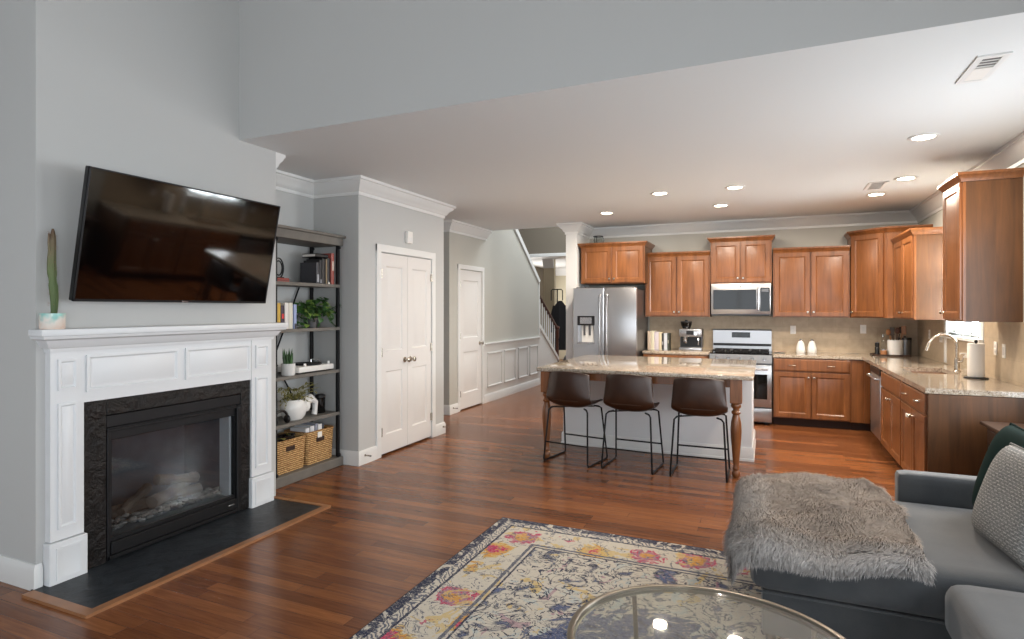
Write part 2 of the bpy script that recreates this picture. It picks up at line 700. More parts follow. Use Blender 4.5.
wall_with_holes(m, XR, XR + 0.14, -3.4, 9.04, 0, ZL,
                [(WY[0], WY[1], 1.225, 2.25), (0.2, 2.6, 0.85, 2.15), (3.35, 4.85, 0.8, 2.3), (-2.5, -0.7, 0.75, 2.25)])
struct(m.build('wall_right', 'hall_paint'))
m = MB()
rear = MB()
xs = [(-4.3, -3.3), (1.7, XR + 0.14)]
for a, b in xs:
    rear.box(a, b, -3.4, -3.26, 0, ZL)
rear.box(-3.3, 1.7, -3.4, -3.26, 0, 0.2)
rear.box(-3.3, 1.7, -3.4, -3.26, 2.3, ZL)
struct(rear.build('wall_rear', 'wall_paint'))

# unseen window frames added in the fill-light openings (behind the camera)
m = MB()
for x in (-3.27, -2.03, -0.8, 0.43, 1.67):
    m.box(x - 0.04, x + 0.04, -3.37, -3.28, 0.2, 2.3)
for z in (0.23, 2.27):
    m.box(-3.3, 1.7, -3.37, -3.28, z - 0.03, z + 0.03)
struct(m.build('window_2', 'trim_white'))
for i, (y0, y1, z0, z1) in enumerate(((0.2, 2.6, 0.85, 2.15), (3.35, 4.85, 0.8, 2.3), (-2.5, -0.7, 0.75, 2.25))):  # frames of the side openings added for light, out of view
    m = MB()
    for y in (y0 + 0.03, (y0 + y1) / 2, y1 - 0.03):
        m.box(XR + 0.08, XR + 0.13, y - 0.03, y + 0.03, z0, z1)
    for z in (z0 + 0.03, (z0 + z1) / 2, z1 - 0.03):
        m.box(XR + 0.08, XR + 0.13, y0, y1, z - 0.025, z + 0.025)
    struct(m.build('window_%d' % (3 + i), 'trim_white'))

# ------------------------------------------------------------------ mouldings
CROWN = [(0, ZC - 0.155), (0.012, ZC - 0.155), (0.014, ZC - 0.125), (0.03, ZC - 0.115), (0.045, ZC - 0.085), (0.085, ZC - 0.05),
         (0.095, ZC - 0.03), (0.11, ZC - 0.025), (0.11, ZC), (0, ZC)]
m = MB()
m.mould([(XB - 0.005, 3.55), (-4.13, 3.55), (-4.13, 4.585), (XB, 4.585), (XB, 6.205), (-4.6, 6.205)], CROWN, side=1 if False else -1)
struct(m.build('trim_1', 'trim_white'))
m = MB()
m.mould([(-7.8, 7.3), (XH, 7.3), (XH, 8.49)], CROWN, side=-1)
struct(m.build('trim_2', 'trim_white'))
m = MB()
m.mould([(-2.70, 8.9), (-2.70, 8.25), (-2.535, 8.25), (-2.535, YB), (XR, YB), (XR, 5.0), (XR, 3.3)], CROWN, side=-1)
struct(m.build('trim_3', 'trim_white'))
BASE = [(0, 0), (0.018, 0), (0.018, 0.105), (0.012, 0.125), (0.008, 0.135), (0, 0.135)]


def base(name, path, side=-1, h=1.0):
    m = MB()
    m.mould(path, [(o, z * h) for o, z in BASE], side)
    return struct(m.build(name, 'trim_white'))


base('baseboard_left', [(-4.2, -3.2), (-4.2, 1.875), (XB, 1.875), (XB, 1.90)])
base('baseboard_alcove', [(-4.13, 3.6), (-4.13, 4.585), (XB, 4.585), (XB, 4.862)])
base('baseboard_closet', [(XB, 5.985), (XB, 6.205), (-4.6, 6.205)])
base('baseboard_passage', [(-7.8, 7.3), (XH, 7.3), (XH, 7.535)])
base('baseboard_hall', [(XH, 8.40), (XH, 10.88)])

# wainscot on the hall wall: cap rail, panel frames
m = MB()
m.mould([(XH, 8.40), (XH, 10.90)], [(0, 0.895), (0.012, 0.895), (0.016, 0.925), (0.04, 0.935), (0.04, 0.955), (0, 0.955)], -1)
m.box(XH, XH + 0.006, 8.40, 10.88, 0.1, 0.90)
for y0, y1 in ((8.52, 9.10), (9.18, 9.68), (9.80, 10.26), (10.36, 10.80)):
    Mx = Matrix.Translation((XH + 0.006, 0, 0)) @ Matrix.Rotation(R(90), 4, 'Z')
    z0, z1 = 0.235, 0.80
    for (a, b, c, d) in ((y0, y1, z0, z0 + 0.03), (y0, y1, z1 - 0.03, z1), (y0, y0 + 0.03, z0, z1), (y1 - 0.03, y1, z0, z1)):
        m.box(XH + 0.004, XH + 0.022, a, b, c, d, 0.006)
struct(m.build('trim_4', 'trim_white'))
# sloping white edge of the stair opening and the edge of the hall wall
m = MB()
m.prism([(8.98, 3.45), (9.60, 2.95), (10.86, 2.02), (10.93, 2.06), (9.66, 3.02), (8.98, 3.55)], 'x', XH - 0.115, XH + 0.02)
m.box(XH - 0.11, XH + 0.012, 10.87, 10.90, 1.0, 2.02)
struct(m.build('trim_5', 'trim_white'))
# lower edge of the stairwell header and cove of the front room
m = MB()
m.box(-6.1, -2.52, 12.36, 12.58, 2.66, 2.74, 0.01)
m.mould([(-4.75, 13.6), (-5.02, 13.6)], [(0, 2.5), (0.03, 2.5), (0.12, 2.72), (0, 2.72)], 1)
m.mould([(-2.55, 16.8), (-6.1, 16.8)], [(0, 2.5), (0.03, 2.5), (0.14, 2.72), (0, 2.72)], 1)
struct(m.build('trim_6', 'trim_white'))
# outlet door stops etc. come later

# ------------------------------------------------------------------ doors
def leaf_panels(m, x0, x1, z0, z1, rails, stile=0.095, t=0.0):
    """door leaf in local XZ with the front at y=t; rails are (lo,hi) of every panel opening"""
    m.box(x0, x1, t + 0.014, t + 0.038, z0, z1)
    m.box(x0, x0 + stile, t, t + 0.016, z0, z1)
    m.box(x1 - stile, x1, t, t + 0.016, z0, z1)
    zs = [z0] + [v for r in rails for v in r] + [z1]
    for a, b in zip(zs[0::2], zs[1::2]):
        m.box(x0 + stile, x1 - stile, t, t + 0.016, a, b)
    for a, b in rails:
        m.panel(x0 + stile, x1 - stile, a, b, [(0.0, t + 0.0138), (0.0, t), (0.012, t + 0.010), (0.028, t + 0.010), (0.055, t + 0.002)])


def knob(m, x, y, z, r=0.028):
    Mx = Matrix.Translation((x, y, z)) @ Matrix.Rotation(R(90), 4, 'X')
    m.lathe([(0.0, 0), (0.03, 0), (0.03, 0.006), (0.011, 0.01), (0.011, 0.032), (r * 0.8, 0.038), (r, 0.05), (r * 0.9, 0.062), (r * 0.5, 0.068), (0, 0.069)], M=Mx, seg=16)


def casing(m, x0, x1, z1, w=0.075):
    for a, b in ((x0 - w, x0), (x1, x1 + w)):
        m.box(a, b, -0.018, 0.01, 0, z1 + w, 0.004)
    m.box(x0 - w, x1 + w, -0.019, 0.01, z1, z1 + w, 0.004)


def hinges(x, zs, parent):
    for z in zs:
        h = MB(); h.cyl((x, -0.012, z - 0.045), (x, -0.012, z + 0.045), 0.009)
        h.box(x - 0.016, x + 0.016, -0.008, 0.0, z - 0.042, z + 0.042)
        h.build('hinge', 'nickel', parent)


d1 = thing('door_1', 'white double closet door with two panelled leaves', 'door', (XB, 4.93, 0), R(90)); struct(d1)
W1 = 0.985
for k, (a, b) in enumerate(((0.004, W1 / 2 - 0.002), (W1 / 2 + 0.002, W1 - 0.004))):
    m = MB(); leaf_panels(m, a, b, 0.022, 2.07, [(0.21, 0.86), (1.07, 1.94)])
    lf = m.build('door_leaf', 'door_white', d1)
    kx = W1 / 2 - 0.055 if k == 0 else W1 / 2 + 0.055
    m = MB(); knob(m, kx, 0, 0.955); m.build('knob', 'nickel', lf)
    hinges(a + 0.004 if k == 0 else b - 0.004, (0.25, 1.06, 1.86), lf)
m = MB(); casing(m, 0, W1, 2.08); m.build('door_frame', 'trim_white', d1)

d2 = thing('door_2', 'single white two panel door in the hall', 'door', (XH, 7.60, 0), R(90)); struct(d2)
m = MB(); leaf_panels(m, 0.004, 0.731, 0.02, 2.08, [(0.25, 0.86), (1.07, 1.93)], 0.12)
lf = m.build('door_leaf', 'door_white', d2)
m = MB(); knob(m, 0.66, 0, 0.97); m.build('knob', 'nickel', lf)
hinges(0.008, (0.25, 1.1, 1.86), lf)
m = MB(); casing(m, 0, 0.735, 2.09, 0.065); m.build('door_frame', 'trim_white', d2)

# ------------------------------------------------------------------ sink window
w1 = thing('window_1', 'kitchen window over the sink with white blinds', 'window', (XR, 7.045, 0), 0); struct(w1)
m = MB()
for y0, y1 in ((WY[0] - 0.07, WY[0] + 0.01), (WY[1] - 0.01, WY[1] + 0.07)):
    m.box(XR - 0.02, XR + 0.0, y0, y1, 0.925, 2.32, 0.003)
m.box(XR - 0.02, XR, WY[0] - 0.07, WY[1] + 0.07, 2.24, 2.32, 0.003)
m.box(XR - 0.05, XR + 0.1, WY[0] - 0.07, WY[1] + 0.07, 1.195, 1.228, 0.004)
for y in (WY[0] + 0.02, 7.045, WY[1] - 0.02):
    m.box(XR + 0.06, XR + 0.11, y - 0.02, y + 0.02, 1.225, 2.25)
for z in (1.245, 1.74, 2.23):
    m.box(XR + 0.06, XR + 0.11, WY[0], WY[1], z - 0.02, z + 0.02)
m.build('window_frame', 'trim_white', w1, True)
m = MB()
z = 1.25
while z < 2.22:
    m.box(XR + 0.015, XR + 0.05, WY[0] + 0.01, WY[1] - 0.01, z, z + 0.003, M=None)
    z += 0.034
m.build('blind', 'white_plastic', w1, True)
m = MB(); m.box(XR + 0.08, XR + 0.085, WY[0], WY[1], 1.225, 2.25); m.build('pane', 'window_glass', w1, True)

# tile splash behind the counters
m = MB()
m.box(-1.60, XR - 0.012, YB - 0.012, YB, 0.915, 1.40)
m.box(XR - 0.012, XR, 5.235, WY[0] - 0.07, 0.915, 1.40)
m.box(XR - 0.012, XR, WY[0] - 0.07, WY[1] + 0.07, 0.915, 1.195)
m.box(XR - 0.012, XR, WY[1] + 0.07, YB, 0.915, 1.40)
struct(m.build('trim_7', 'splash_tile'))

# ------------------------------------------------------------------ fireplace
L90 = R(90)     # things facing +X: local x runs along +Y, local y goes into the wall


def fp(name, label, cat, y0, x=XB):
    return thing(name, label, cat, (x, y0, 0), L90)


mt = fp('fireplace_mantel', 'white panelled wooden mantelpiece around the black fireplace', 'mantelpiece', 1.925)
# local x = Y-1.925 ; front faces at y<0
WM_ = 3.462 - 1.925
for k, (a, b) in enumerate(((-0.005, 0.165), (WM_ - 0.192, WM_))):
    m = MB()
    m.box(a, b, -0.045, 0.0, 0.24, 1.30)
    for z0, z1 in ((0.30, 0.985), (1.055, 1.225)):
        m.panel(a + 0.035, b - 0.035, z0, z1, [(0, -0.04), (0, -0.055), (0.012, -0.056), (0.02, -0.047), (0.024, -0.047), (0.032, -0.052)])
    pl = m.build('pilaster', 'mantel_white', mt)
    m = MB(); m.box(a - 0.012, b + 0.012, -0.062, 0, 0.0, 0.235, 0.004)
    m.panel(a + 0.02, b - 0.02, 0.03, 0.205, [(0, -0.06), (0, -0.066), (0.008, -0.066), (0.014, -0.063)])
    m.build('plinth', 'mantel_white', pl)
m = MB(); m.box(0.165, WM_ - 0.192, -0.04, 0.0, 0.972, 1.30)
for a, b in ((0.178, 0.748), (0.798, WM_ - 0.205)):
    m.panel(a, b, 1.03, 1.24, [(0, -0.035), (0, -0.052), (0.014, -0.053), (0.024, -0.043), (0.03, -0.043), (0.04, -0.047)])
m.build('frieze', 'mantel_white', mt)
m = MB()
m.mould([(WM_ + 0.0, 0.0), (WM_ + 0.0, -0.045), (0.0, -0.045), (0.0, 0.0)][::-1],
        [(0, 1.265), (0.01, 1.265), (0.014, 1.285), (0.03, 1.295), (0.05, 1.33), (0.075, 1.34), (0.08, 1.355), (0, 1.355)], -1)
m.build('crown', 'mantel_white', mt)
m = MB(); m.box(-0.088, WM_ + 0.1, -0.125, 0.0, 1.355, 1.392, 0.006, 2)
m.build('mantel_shelf', 'mantel_white', mt)

gf = fp('gas_fireplace', 'black gas fireplace insert with slate surround and fake logs', 'fireplace', 2.10)
m = MB()
WO = 3.27 - 2.10
m.box(-0.02, 0.125, -0.03, 0, 0.012, 0.972, 0.004)
m.box(WO - 0.085, WO, -0.03, 0, 0.012, 0.972, 0.004)
m.box(0.125, WO - 0.085, -0.03, 0, 0.875, 0.972, 0.004)
m.build('surround', 'slate_stone', gf)
fa, fb = 0.125, WO - 0.085           # metal front
m = MB()
m.box(fa, fb, -0.024, 0.02, 0.80, 0.873, 0.004)
m.box(fa, fb, -0.040, -0.02, 0.775, 0.792, 0.003)
m.box(fa, fa + 0.018, -0.036, 0.02, 0.02, 0.80, 0.003)
m.box(fb - 0.035, fb, -0.036, 0.02, 0.02, 0.80, 0.003)
m.box(fb - 0.05, fb - 0.035, -0.05, -0.02, 0.055, 0.79, 0.003)
m.box(fa, fb - 0.035, -0.036, 0.02, 0.02, 0.045, 0.003)
m.box(fa + 0.018, fb - 0.035, -0.046, 0.02, 0.052, 0.125, 0.004)
m.box(fa + 0.018, fb - 0.035, -0.03, 0.0, 0.125, 0.150, 0.003)
m.box(fa + 0.018, fb - 0.035, -0.028, 0.0, 0.725, 0.80, 0.003)
m.box(fa + 0.018, fa + 0.028, -0.03, 0.0, 0.15, 0.725)
m.box(fb - 0.06, fb - 0.035, -0.03, 0.0, 0.15, 0.725)
fr = m.build('metal_front', 'black_metal', gf)
m = MB(); m.box(fb - 0.125, fb - 0.075, -0.0475, -0.046, 0.085, 0.092); m.build('badge', 'steel', fr)
m = MB(); m.box(fa + 0.028, fb - 0.06, -0.014, -0.010, 0.15, 0.725); m.build('glass', 'fire_glass', gf)
m = MB()
m.rings([[(fa + 0.03, 0.0, z), (fb - 0.05, 0.0, z), (fb - 0.16, 0.36, z), (fa + 0.14, 0.36, z)] for z in (0.14, 0.74)])
o = m.build('firebox', 'firebox_liner', gf)
bm_ = bmesh.new(); bm_.from_mesh(o.data)
front = [f for f in bm_.faces if all(abs(v.co.y) < 1e-4 for v in f.verts)]
bmesh.ops.delete(bm_, geom=front, context='FACES')
bmesh.ops.reverse_faces(bm_, faces=bm_.faces[:])
bm_.to_mesh(o.data); bm_.free()
rnd = random.Random(3)


def logmesh(p0, p1, r):
    m = MB()
    p0, p1 = Vector(p0), Vector(p1)
    pts, rad = [], []
    for i in range(7):
        t = i / 6
        pts.append(p0.lerp(p1, t) + Vector((rnd.uniform(-1, 1), rnd.uniform(-1, 1), rnd.uniform(-1, 1))) * r * 0.18)
        rad.append(r * (0.85 + 0.3 * rnd.random()))
    m.tube(pts, r, 9, radii=rad)
    return m


for p0, p1, r in (((fa + 0.10, 0.20, 0.225), (fb - 0.22, 0.13, 0.215), 0.042), ((fa + 0.34, 0.06, 0.245), (fb - 0.20, 0.22, 0.29), 0.036),
                  ((fa + 0.40, 0.10, 0.37), (fb - 0.24, 0.15, 0.30), 0.035), ((fa + 0.18, 0.12, 0.23), (fa + 0.44, 0.24, 0.30), 0.03)):
    logmesh(p0, p1, r).build('fire_log', 'charred_log', gf)
m = MB()
for i in range(150):
    x = rnd.uniform(fa + 0.06, fb - 0.10); y = rnd.uniform(0.02, 0.12)
    m.ball((x, y, 0.165 + rnd.uniform(0, 0.03) + y * 0.15), rnd.uniform(0.010, 0.022), 6, (1.2, 1, 0.7))
e_ = m.build('embers', 'ash', gf); e_['kind'] = 'stuff'
m = MB(); m.box(fa + 0.30, fb - 0.18, 0.06, 0.12, 0.15, 0.20, 0.01)
m.build('grate', 'firebox_liner', gf)

hs = thing('hearth', 'dark slate hearth slab with honey wood edging on the floor', 'hearth', (XB, 1.80, 0), L90)
m = MB(); m.box(0.05, 3.50 - 1.80, -0.515, -0.0, 0.0, 0.012, 0.002); m.build('slab', 'hearth_slate', hs)
m = MB()
W = 3.535 - 1.795
m.prism([(-0.005, -0.562), (W, -0.562), (W - 0.035, -0.515), (0.05, -0.515)], 'z', 0, 0.016)
m.prism([(-0.005, -0.562), (0.05, -0.515), (0.05, -0.03), (-0.005, -0.03)], 'z', 0, 0.016)
m.prism([(W, -0.562), (W, -0.0), (W - 0.035, -0.0), (W - 0.035, -0.515)], 'z', 0, 0.016)
m.build('wood_edging', 'hearth_wood', hs)

# ------------------------------------------------------------------ television, tilted forward
TVW, TVH = 1.34, 0.735
tv = thing('television', 'large black flat television tilted on the wall above the mantel', 'television', (-3.46, 1.985, 1.543))
tv.rotation_euler = (R(11.6), 0, R(90))
m = MB(); m.box(0, TVW, -0.004, 0.035, 0, TVH, 0.004)
m.box(0.2, TVW - 0.2, 0.035, 0.06, 0.12, TVH - 0.2, 0.01)
tvb = m.build('television_body', 'black_plastic', tv)
m = MB(); m.box(0.010, TVW - 0.010, -0.0055, -0.003, 0.014, TVH - 0.009); m.build('screen', 'screen', tv)
m = MB()
for a, b, c, d in ((0, TVW, TVH - 0.009, TVH), (0, TVW, 0, 0.014), (0, 0.010, 0, TVH), (TVW - 0.010, TVW, 0, TVH)):
    m.box(a, b, -0.008, 0.006, c, d, 0.0015)
bz = m.build('bezel', 'black_metal', tv)
m = MB(); m.box(TVW / 2 - 0.022, TVW / 2 + 0.022, -0.0095, -0.008, 0.003, 0.010); m.build('badge', 'steel', bz)
m = MB(); m.box(XB, XB + 0.03, 2.45, 2.86, 1.70, 2.0); m.box(XB + 0.03, -3.43, 2.60, 2.70, 1.78, 1.92)
m.build('wall_mount', 'black_metal', tv, True)

# ------------------------------------------------------------------ cactus on the mantel
cp = thing('potted_cactus', 'tall thin cactus in a pastel glazed pot on the mantel', 'cactus', (-3.515, 1.92, 1.392))
m = MB(); m.lathe([(0, 0), (0.054, 0), (0.058, 0.006), (0.058, 0.085), (0.054, 0.085), (0.052, 0.074), (0, 0.074)], seg=28)
m.build('pot', 'pot_glaze', cp)
m = MB(); m.lathe([(0, 0.06), (0.0525, 0.06), (0.0525, 0.076), (0, 0.079)], seg=20); m.build('soil', 'soil', cp)
m = MB()
rs = []
for i in range(24):
    t = i / 23
    z = 0.07 + t * 0.47
    r = 0.0115 + 0.006 * math.sin(PI * min(1, t * 1.1)) - (0.003 if 0.36 < t < 0.44 else 0)
    if t > 0.93: r *= 0.7
    if t == 1: r = 0.004
    cx = 0.008 * math.sin(t * 5); cy = 0.006 * math.sin(t * 7 + 1)
    rs.append([(cx + r * (1 + 0.28 * (1 if k % 4 == 0 else -0.6)) * math.cos(2 * PI * k / 20), cy + r * (1 + 0.28 * (1 if k % 4 == 0 else -0.6)) * math.sin(2 * PI * k / 20), z) for k in range(20)])
m.rings(rs)
m.tube([(0.004, -0.008, 0.50), (0.006, -0.02, 0.51), (0.006, -0.022, 0.46), (0.005, -0.018, 0.42)], 0.005, 7)
st = m.build('cactus_stem', 'cactus_skin', cp)
m = MB()
for i in range(60):
    z = rnd.uniform(0.12, 0.52); a = rnd.choice([0, 1, 2, 3, 4]) * 2 * PI / 5 + rnd.uniform(-.2, .2)
    m.cyl((0.014 * math.cos(a), 0.014 * math.sin(a), z), (0.026 * math.cos(a), 0.026 * math.sin(a), z + rnd.uniform(-0.006, 0.01)), 0.0009, 3, 0.0003)
sp_ = m.build('spines', 'hearth_wood', st); sp_['kind'] = 'stuff'

# ------------------------------------------------------------------ bookshelf in the alcove
bx0, bx1, by0, by1 = -4.11, -3.75, 3.71, 4.535
bs = thing('bookshelf', 'tall industrial bookshelf of grey wood and black metal in the alcove', 'bookshelf', (-3.93, 4.06, 0))
m = MB(); m.box(bx0, bx1 + 0.03, by0 - 0.01, by1 + 0.045, 2.18, 2.205, 0.004); m.box(bx0, bx1 + 0.012, by0, by1 + 0.02, 2.105, 2.18, 0.003)
m.build('top', 'shelf_wood', bs, True)
m = MB(); m.box(bx0 - 0.005, bx1 + 0.015, by0 - 0.01, by1 + 0.02, 0.0, 0.085, 0.005); m.build('base', 'shelf_wood', bs, True)
SH = (1.73, 1.325, 0.92, 0.515)
for z in SH:
    m = MB(); m.box(bx0 + 0.01, bx1 - 0.005, by0 + 0.01, by1 - 0.01, z - 0.022, z, 0.003)
    m.box(bx1 - 0.012, bx1 - 0.001, by0 + 0.01, by1 - 0.01, z - 0.026, z + 0.004, 0.002)
    m.build('shelf', 'shelf_wood', bs, True)
for x in (bx0 + 0.02, bx1 - 0.02):
    for y in (by0 + 0.02, by1 - 0.02):
        m = MB(); m.box(x - 0.014, x + 0.014, y - 0.014, y + 0.014, 0.085, 2.105, 0.002)
        p_ = m.build('post', 'black_metal', bs, True)
        for zb in (2.085, 0.105):
            m = MB(); m.ball((x + 0.018, y, zb), 0.016, 10); m.build('bolt', 'black_metal', p_, True)
for a, b in (((by0 + 0.02, 0.40), (by1 - 0.02, 2.02)), ((by0 + 0.02, 1.55), (by1 - 0.02, 0.30))):
    m = MB(); m.cyl((bx0 + 0.005, a[0], a[1]), (bx0 + 0.005, b[0], b[1]), 0.008, 6)
    m.build('cross_brace', 'black_metal', bs, True)
m = MB(); m.cyl((bx1 - 0.02, by0 + 0.02, 1.28), (bx0 + 0.02, by0 + 0.02, 0.95), 0.007, 6); m.build('cross_brace', 'black_metal', bs, True)

# upright books (rows of individual books)
BOOKM = {}


def bookmat(c):
    k = 'book_%02x%02x%02x' % c
    if k not in MAT:
        simple(k, rgb(*c), 0.5)
    return k


def book(label, loc, t, d, h, col, group, rz=0.0, stripe=None, lean=0.0, cat='book'):
    """book standing with its spine to local -y: t thick along local x, d deep, h tall"""
    b = thing(cat, label, cat, loc, rz, group)
    b.rotation_euler = (0, lean, rz)
    m = MB()
    m.box(0, 0.003, 0, d, 0, h); m.box(t - 0.003, t, 0, d, 0, h)
    m.prism([(0, 0), (t * 0.25, -0.004), (t * 0.75, -0.004), (t, 0), (t, 0.003), (0, 0.003)], 'z', 0, h)
    c_ = m.build('cover', bookmat(col), b)
    m = MB(); m.box(0.003, t - 0.003, 0.003, d - 0.004, 0.004, h - 0.004); m.build('pages', 'paper', b)
    if stripe:
        m = MB(); m.box(t * 0.2, t * 0.8, -0.0055, -0.0035, h * stripe[1], h * stripe[2]); m.build('spine_print', bookmat(stripe[0]), c_)
    return b


BX = bx1 - 0.05
y = 3.752
g = 'books beside the mantel end'
for lab, t, h, d, col, stp in (('dark red book hidden mostly by the mantel, first of the shelf row', 0.026, 0.215, 0.16, (120, 30, 36), None),
                               ('yellow spined book on the shelf by the mantel end', 0.040, 0.225, 0.16, (206, 168, 66), ((150, 120, 50), .1, .2)),
                               ('dark book with a bright red spot on its spine', 0.042, 0.205, 0.16, (58, 44, 62), ((206, 40, 44), .45, .65)),
                               ('thick white book between the dark book and the blue one', 0.045, 0.228, 0.165, (226, 224, 220), None),
                               ('cream white book, widest of the row beside the mantel', 0.045, 0.230, 0.165, (216, 214, 200), None)):
    book(lab, (BX, y, SH[1]), t, d, h, col, g, L90, stp)
    y += t + 0.003
y += 0.008
book('slim pale blue book standing beside the trailing plant', (BX, y, SH[1]), 0.036, 0.15, 0.215, (150, 164, 204), g, L90, ((40, 40, 50), 0.0, .22))
# upper right dark books
g = 'dark books on the upper shelf'
y = 4.255
for lab, t, h, d, col, stp in (('grey and black book leftmost on the upper shelf', 0.04, 0.20, 0.19, (60, 60, 66), ((170, 172, 180), .1, .45)),
                               ('black book with silver lettering on the upper shelf', 0.034, 0.225, 0.19, (28, 26, 30), ((150, 150, 156), .05, .2)),
                               ('wide black book at the middle of the upper shelf', 0.045, 0.24, 0.19, (22, 20, 24), None),
                               ('narrow tan spined book among the black ones', 0.018, 0.24, 0.19, (150, 130, 100), None),
                               ('black book with white foot label next to the red book', 0.038, 0.25, 0.19, (34, 30, 34), ((220, 216, 206), .02, .1)),):
    book(lab, (BX, y, SH[0]), t, d, h, col, g, L90, stp)
    y += t + 0.003
book('tall red and cream mottled book at the shelf end', (BX + 0.01, y + 0.002, SH[0]), 0.04, 0.2, 0.30, (164, 84, 74), g, L90, ((220, 196, 180), .45, .75))
b_ = thing('book', 'black book lying flat across the tops of the dark books', 'book', (BX - 0.01, 4.258, SH[0] + 0.251), L90, g)
m = MB(); m.box(0, 0.17, 0, 0.16, 0, 0.006); m.box(0, 0.17, 0, 0.16, 0.027, 0.033); m.box(0, 0.17, 0, 0.004, 0, 0.033); m.build('cover', bookmat((26, 24, 28)), b_)
m = MB(); m.box(0.003, 0.167, 0.004, 0.156, 0.006, 0.027); m.build('pages', 'paper', b_)

# wire sculpture and little red book on the top shelf
ws = thing('wire_ornament', 'small black wire ornament on a red block behind the television', 'ornament', (-3.82, 3.785, SH[0] + 0.035))
m = MB()
for s_ in (1, 0.72):
    m.tube([(0, 0.035 + 0.055 * s_ * math.cos(a), 0.085 + 0.085 * s_ * math.sin(a)) for a in [2 * PI * i / 20 for i in range(20)]], 0.006, 6, True)
m.box(-0.03, 0.03, 0.0, 0.07, 0, 0.008, 0.002)
m.build('wire_ring', 'black_metal', ws)
rb = thing('decorative_block', 'low dark red block lying on the top open shelf', 'ornament', (-3.82, 3.825, SH[0]))
m = MB(); m.box(-0.05, 0.05, -0.07, 0.07, 0, 0.034, 0.004); m.build('block', 'terracotta_label', rb)
m = MB(); m.box(-0.052, 0.052, -0.06, 0.06, 0.012, 0.02); m.build('band', bookmat((90, 40, 38)), rb)


def leaf(m, p, d, up, ln, w, fold=0.25):
    """heart-ish leaf as a folded, slightly thick strip"""
    d = Vector(d).normalized(); s_ = d.cross(Vector(up)).normalized(); n = s_.cross(d)
    p = Vector(p)
    sh = [(0, 0.0), (0.12, 0.36), (0.35, 0.5), (0.62, 0.38), (0.85, 0.16), (1.0, 0.0)]
    rows = []
    for t, ww in sh:
        c = p + d * ln * t - n * ln * 0.25 * t * t
        rows.append((c - s_ * w * ww + n * w * fold * ww, c, c + s_ * w * ww + n * w * fold * ww))
    bm = m.bm
    vv = [[bm.verts.new(q) for q in r] for r in rows]
    for a, b in zip(vv, vv[1:]):
        for i in (0, 1):
            try:
                bm.faces.new((a[i], a[i + 1], b[i + 1], b[i])).material_index = m.mi
            except ValueError:
                pass


# trailing plant
tp = thing('trailing_plant', 'leafy green trailing plant spilling over the middle shelf', 'plant', (-3.90, 4.30, SH[1]))
m = MB(); m.lathe([(0, 0), (0.055, 0), (0.07, 0.09), (0.066, 0.09), (0.06, 0.078), (0, 0.078)], seg=20); m.build('pot', 'steel_dark', tp)
m = MB(); m2 = MB(); m3 = MB()
rl = random.Random(11)
for i in range(26):
    ang = rl.uniform(0, 2 * PI)
    reach = rl.uniform(0.10, 0.30)
    dy = math.sin(ang) * reach * 1.25; dx = abs(math.cos(ang)) * reach * 0.55 if rl.random() < 0.75 else -0.05
    dx = min(dx, 0.17)
    top = rl.uniform(0.13, 0.27); end = rl.uniform(0.0, 0.2)
    if dx > 0.16: end = rl.uniform(-0.06, 0.12)
    P = [(0, 0, 0.07), (dx * 0.45, dy * 0.4, top), (dx * 0.85, dy * 0.8, (top + end) / 2 + 0.03), (dx, dy, end)]
    m3.tube(P, 0.0022, 4)
    for k in range(6):
        t = 0.3 + 0.7 * k / 5
        j = min(2, int(t * 3)); f_ = t * 3 - j
        a, b = Vector(P[j]), Vector(P[j + 1])
        q = a.lerp(b, f_)
        dd = Vector((rl.uniform(0.0, 1), rl.uniform(-1, 1), rl.uniform(-0.7, 0.5)))
        leaf(m if rl.random() < 0.72 else m2, q, dd, (rl.uniform(.1, .8), rl.uniform(-.3, .3), 1), rl.uniform(0.045, 0.075), rl.uniform(0.045, 0.065))
# sprig reaching out past the right post
P = [(0.05, 0.12, 0.14), (0.10, 0.26, 0.215), (0.17, 0.36, 0.20)]
m3.tube(P, 0.0025, 4)
for q in ((0.07, 0.2, 0.18), (0.10, 0.26, 0.215), (0.13, 0.31, 0.21), (0.17, 0.36, 0.20)):
    leaf(m, q, (0.3, 1, 0.1), (0.3, 0, 1), 0.07, 0.045)
    leaf(m, q, (0.4, 0.6, -0.5), (0.3, 0, 1), 0.06, 0.04)
for i in range(14):
    leaf(m, (rl.uniform(0, .08), rl.uniform(0.05, 0.16), rl.uniform(0.16, 0.27)), (rl.uniform(0, 1), rl.uniform(-.6, .6), rl.uniform(-.4, .8)), (.5, 0, 1), 0.07, 0.055)
f1 = m.build('leaves', 'leaf', tp); f1['kind'] = 'stuff'
f2 = m2.build('leaves', 'leaf_light', tp); f2['kind'] = 'stuff'
m3.build('stems', 'leaf', tp)

# succulent in a white pot
su = thing('potted_succulent', 'spiky green succulent in a small round white pot', 'plant', (-3.83, 3.94, SH[2]))
m = MB(); m.lathe([(0, 0), (0.052, 0), (0.058, 0.01), (0.06, 0.105), (0.055, 0.105), (0.052, 0.092), (0, 0.092)], seg=24); m.build('pot', 'white_ceramic', su)
m = MB()
for i in range(16):
    a = i * 2.4; r0 = 0.008 + 0.026 * (i / 16); h = rl.uniform(0.07, 0.15)
    m.tube([(r0 * math.cos(a), r0 * math.sin(a), 0.088), (r0 * 1.4 * math.cos(a), r0 * 1.4 * math.sin(a), 0.09 + h * 0.5), (r0 * 1.7 * math.cos(a), r0 * 1.7 * math.sin(a), 0.09 + h)], 0.01, 6, radii=[0.012, 0.010, 0.001])
m.build('leaves', 'leaf', su)
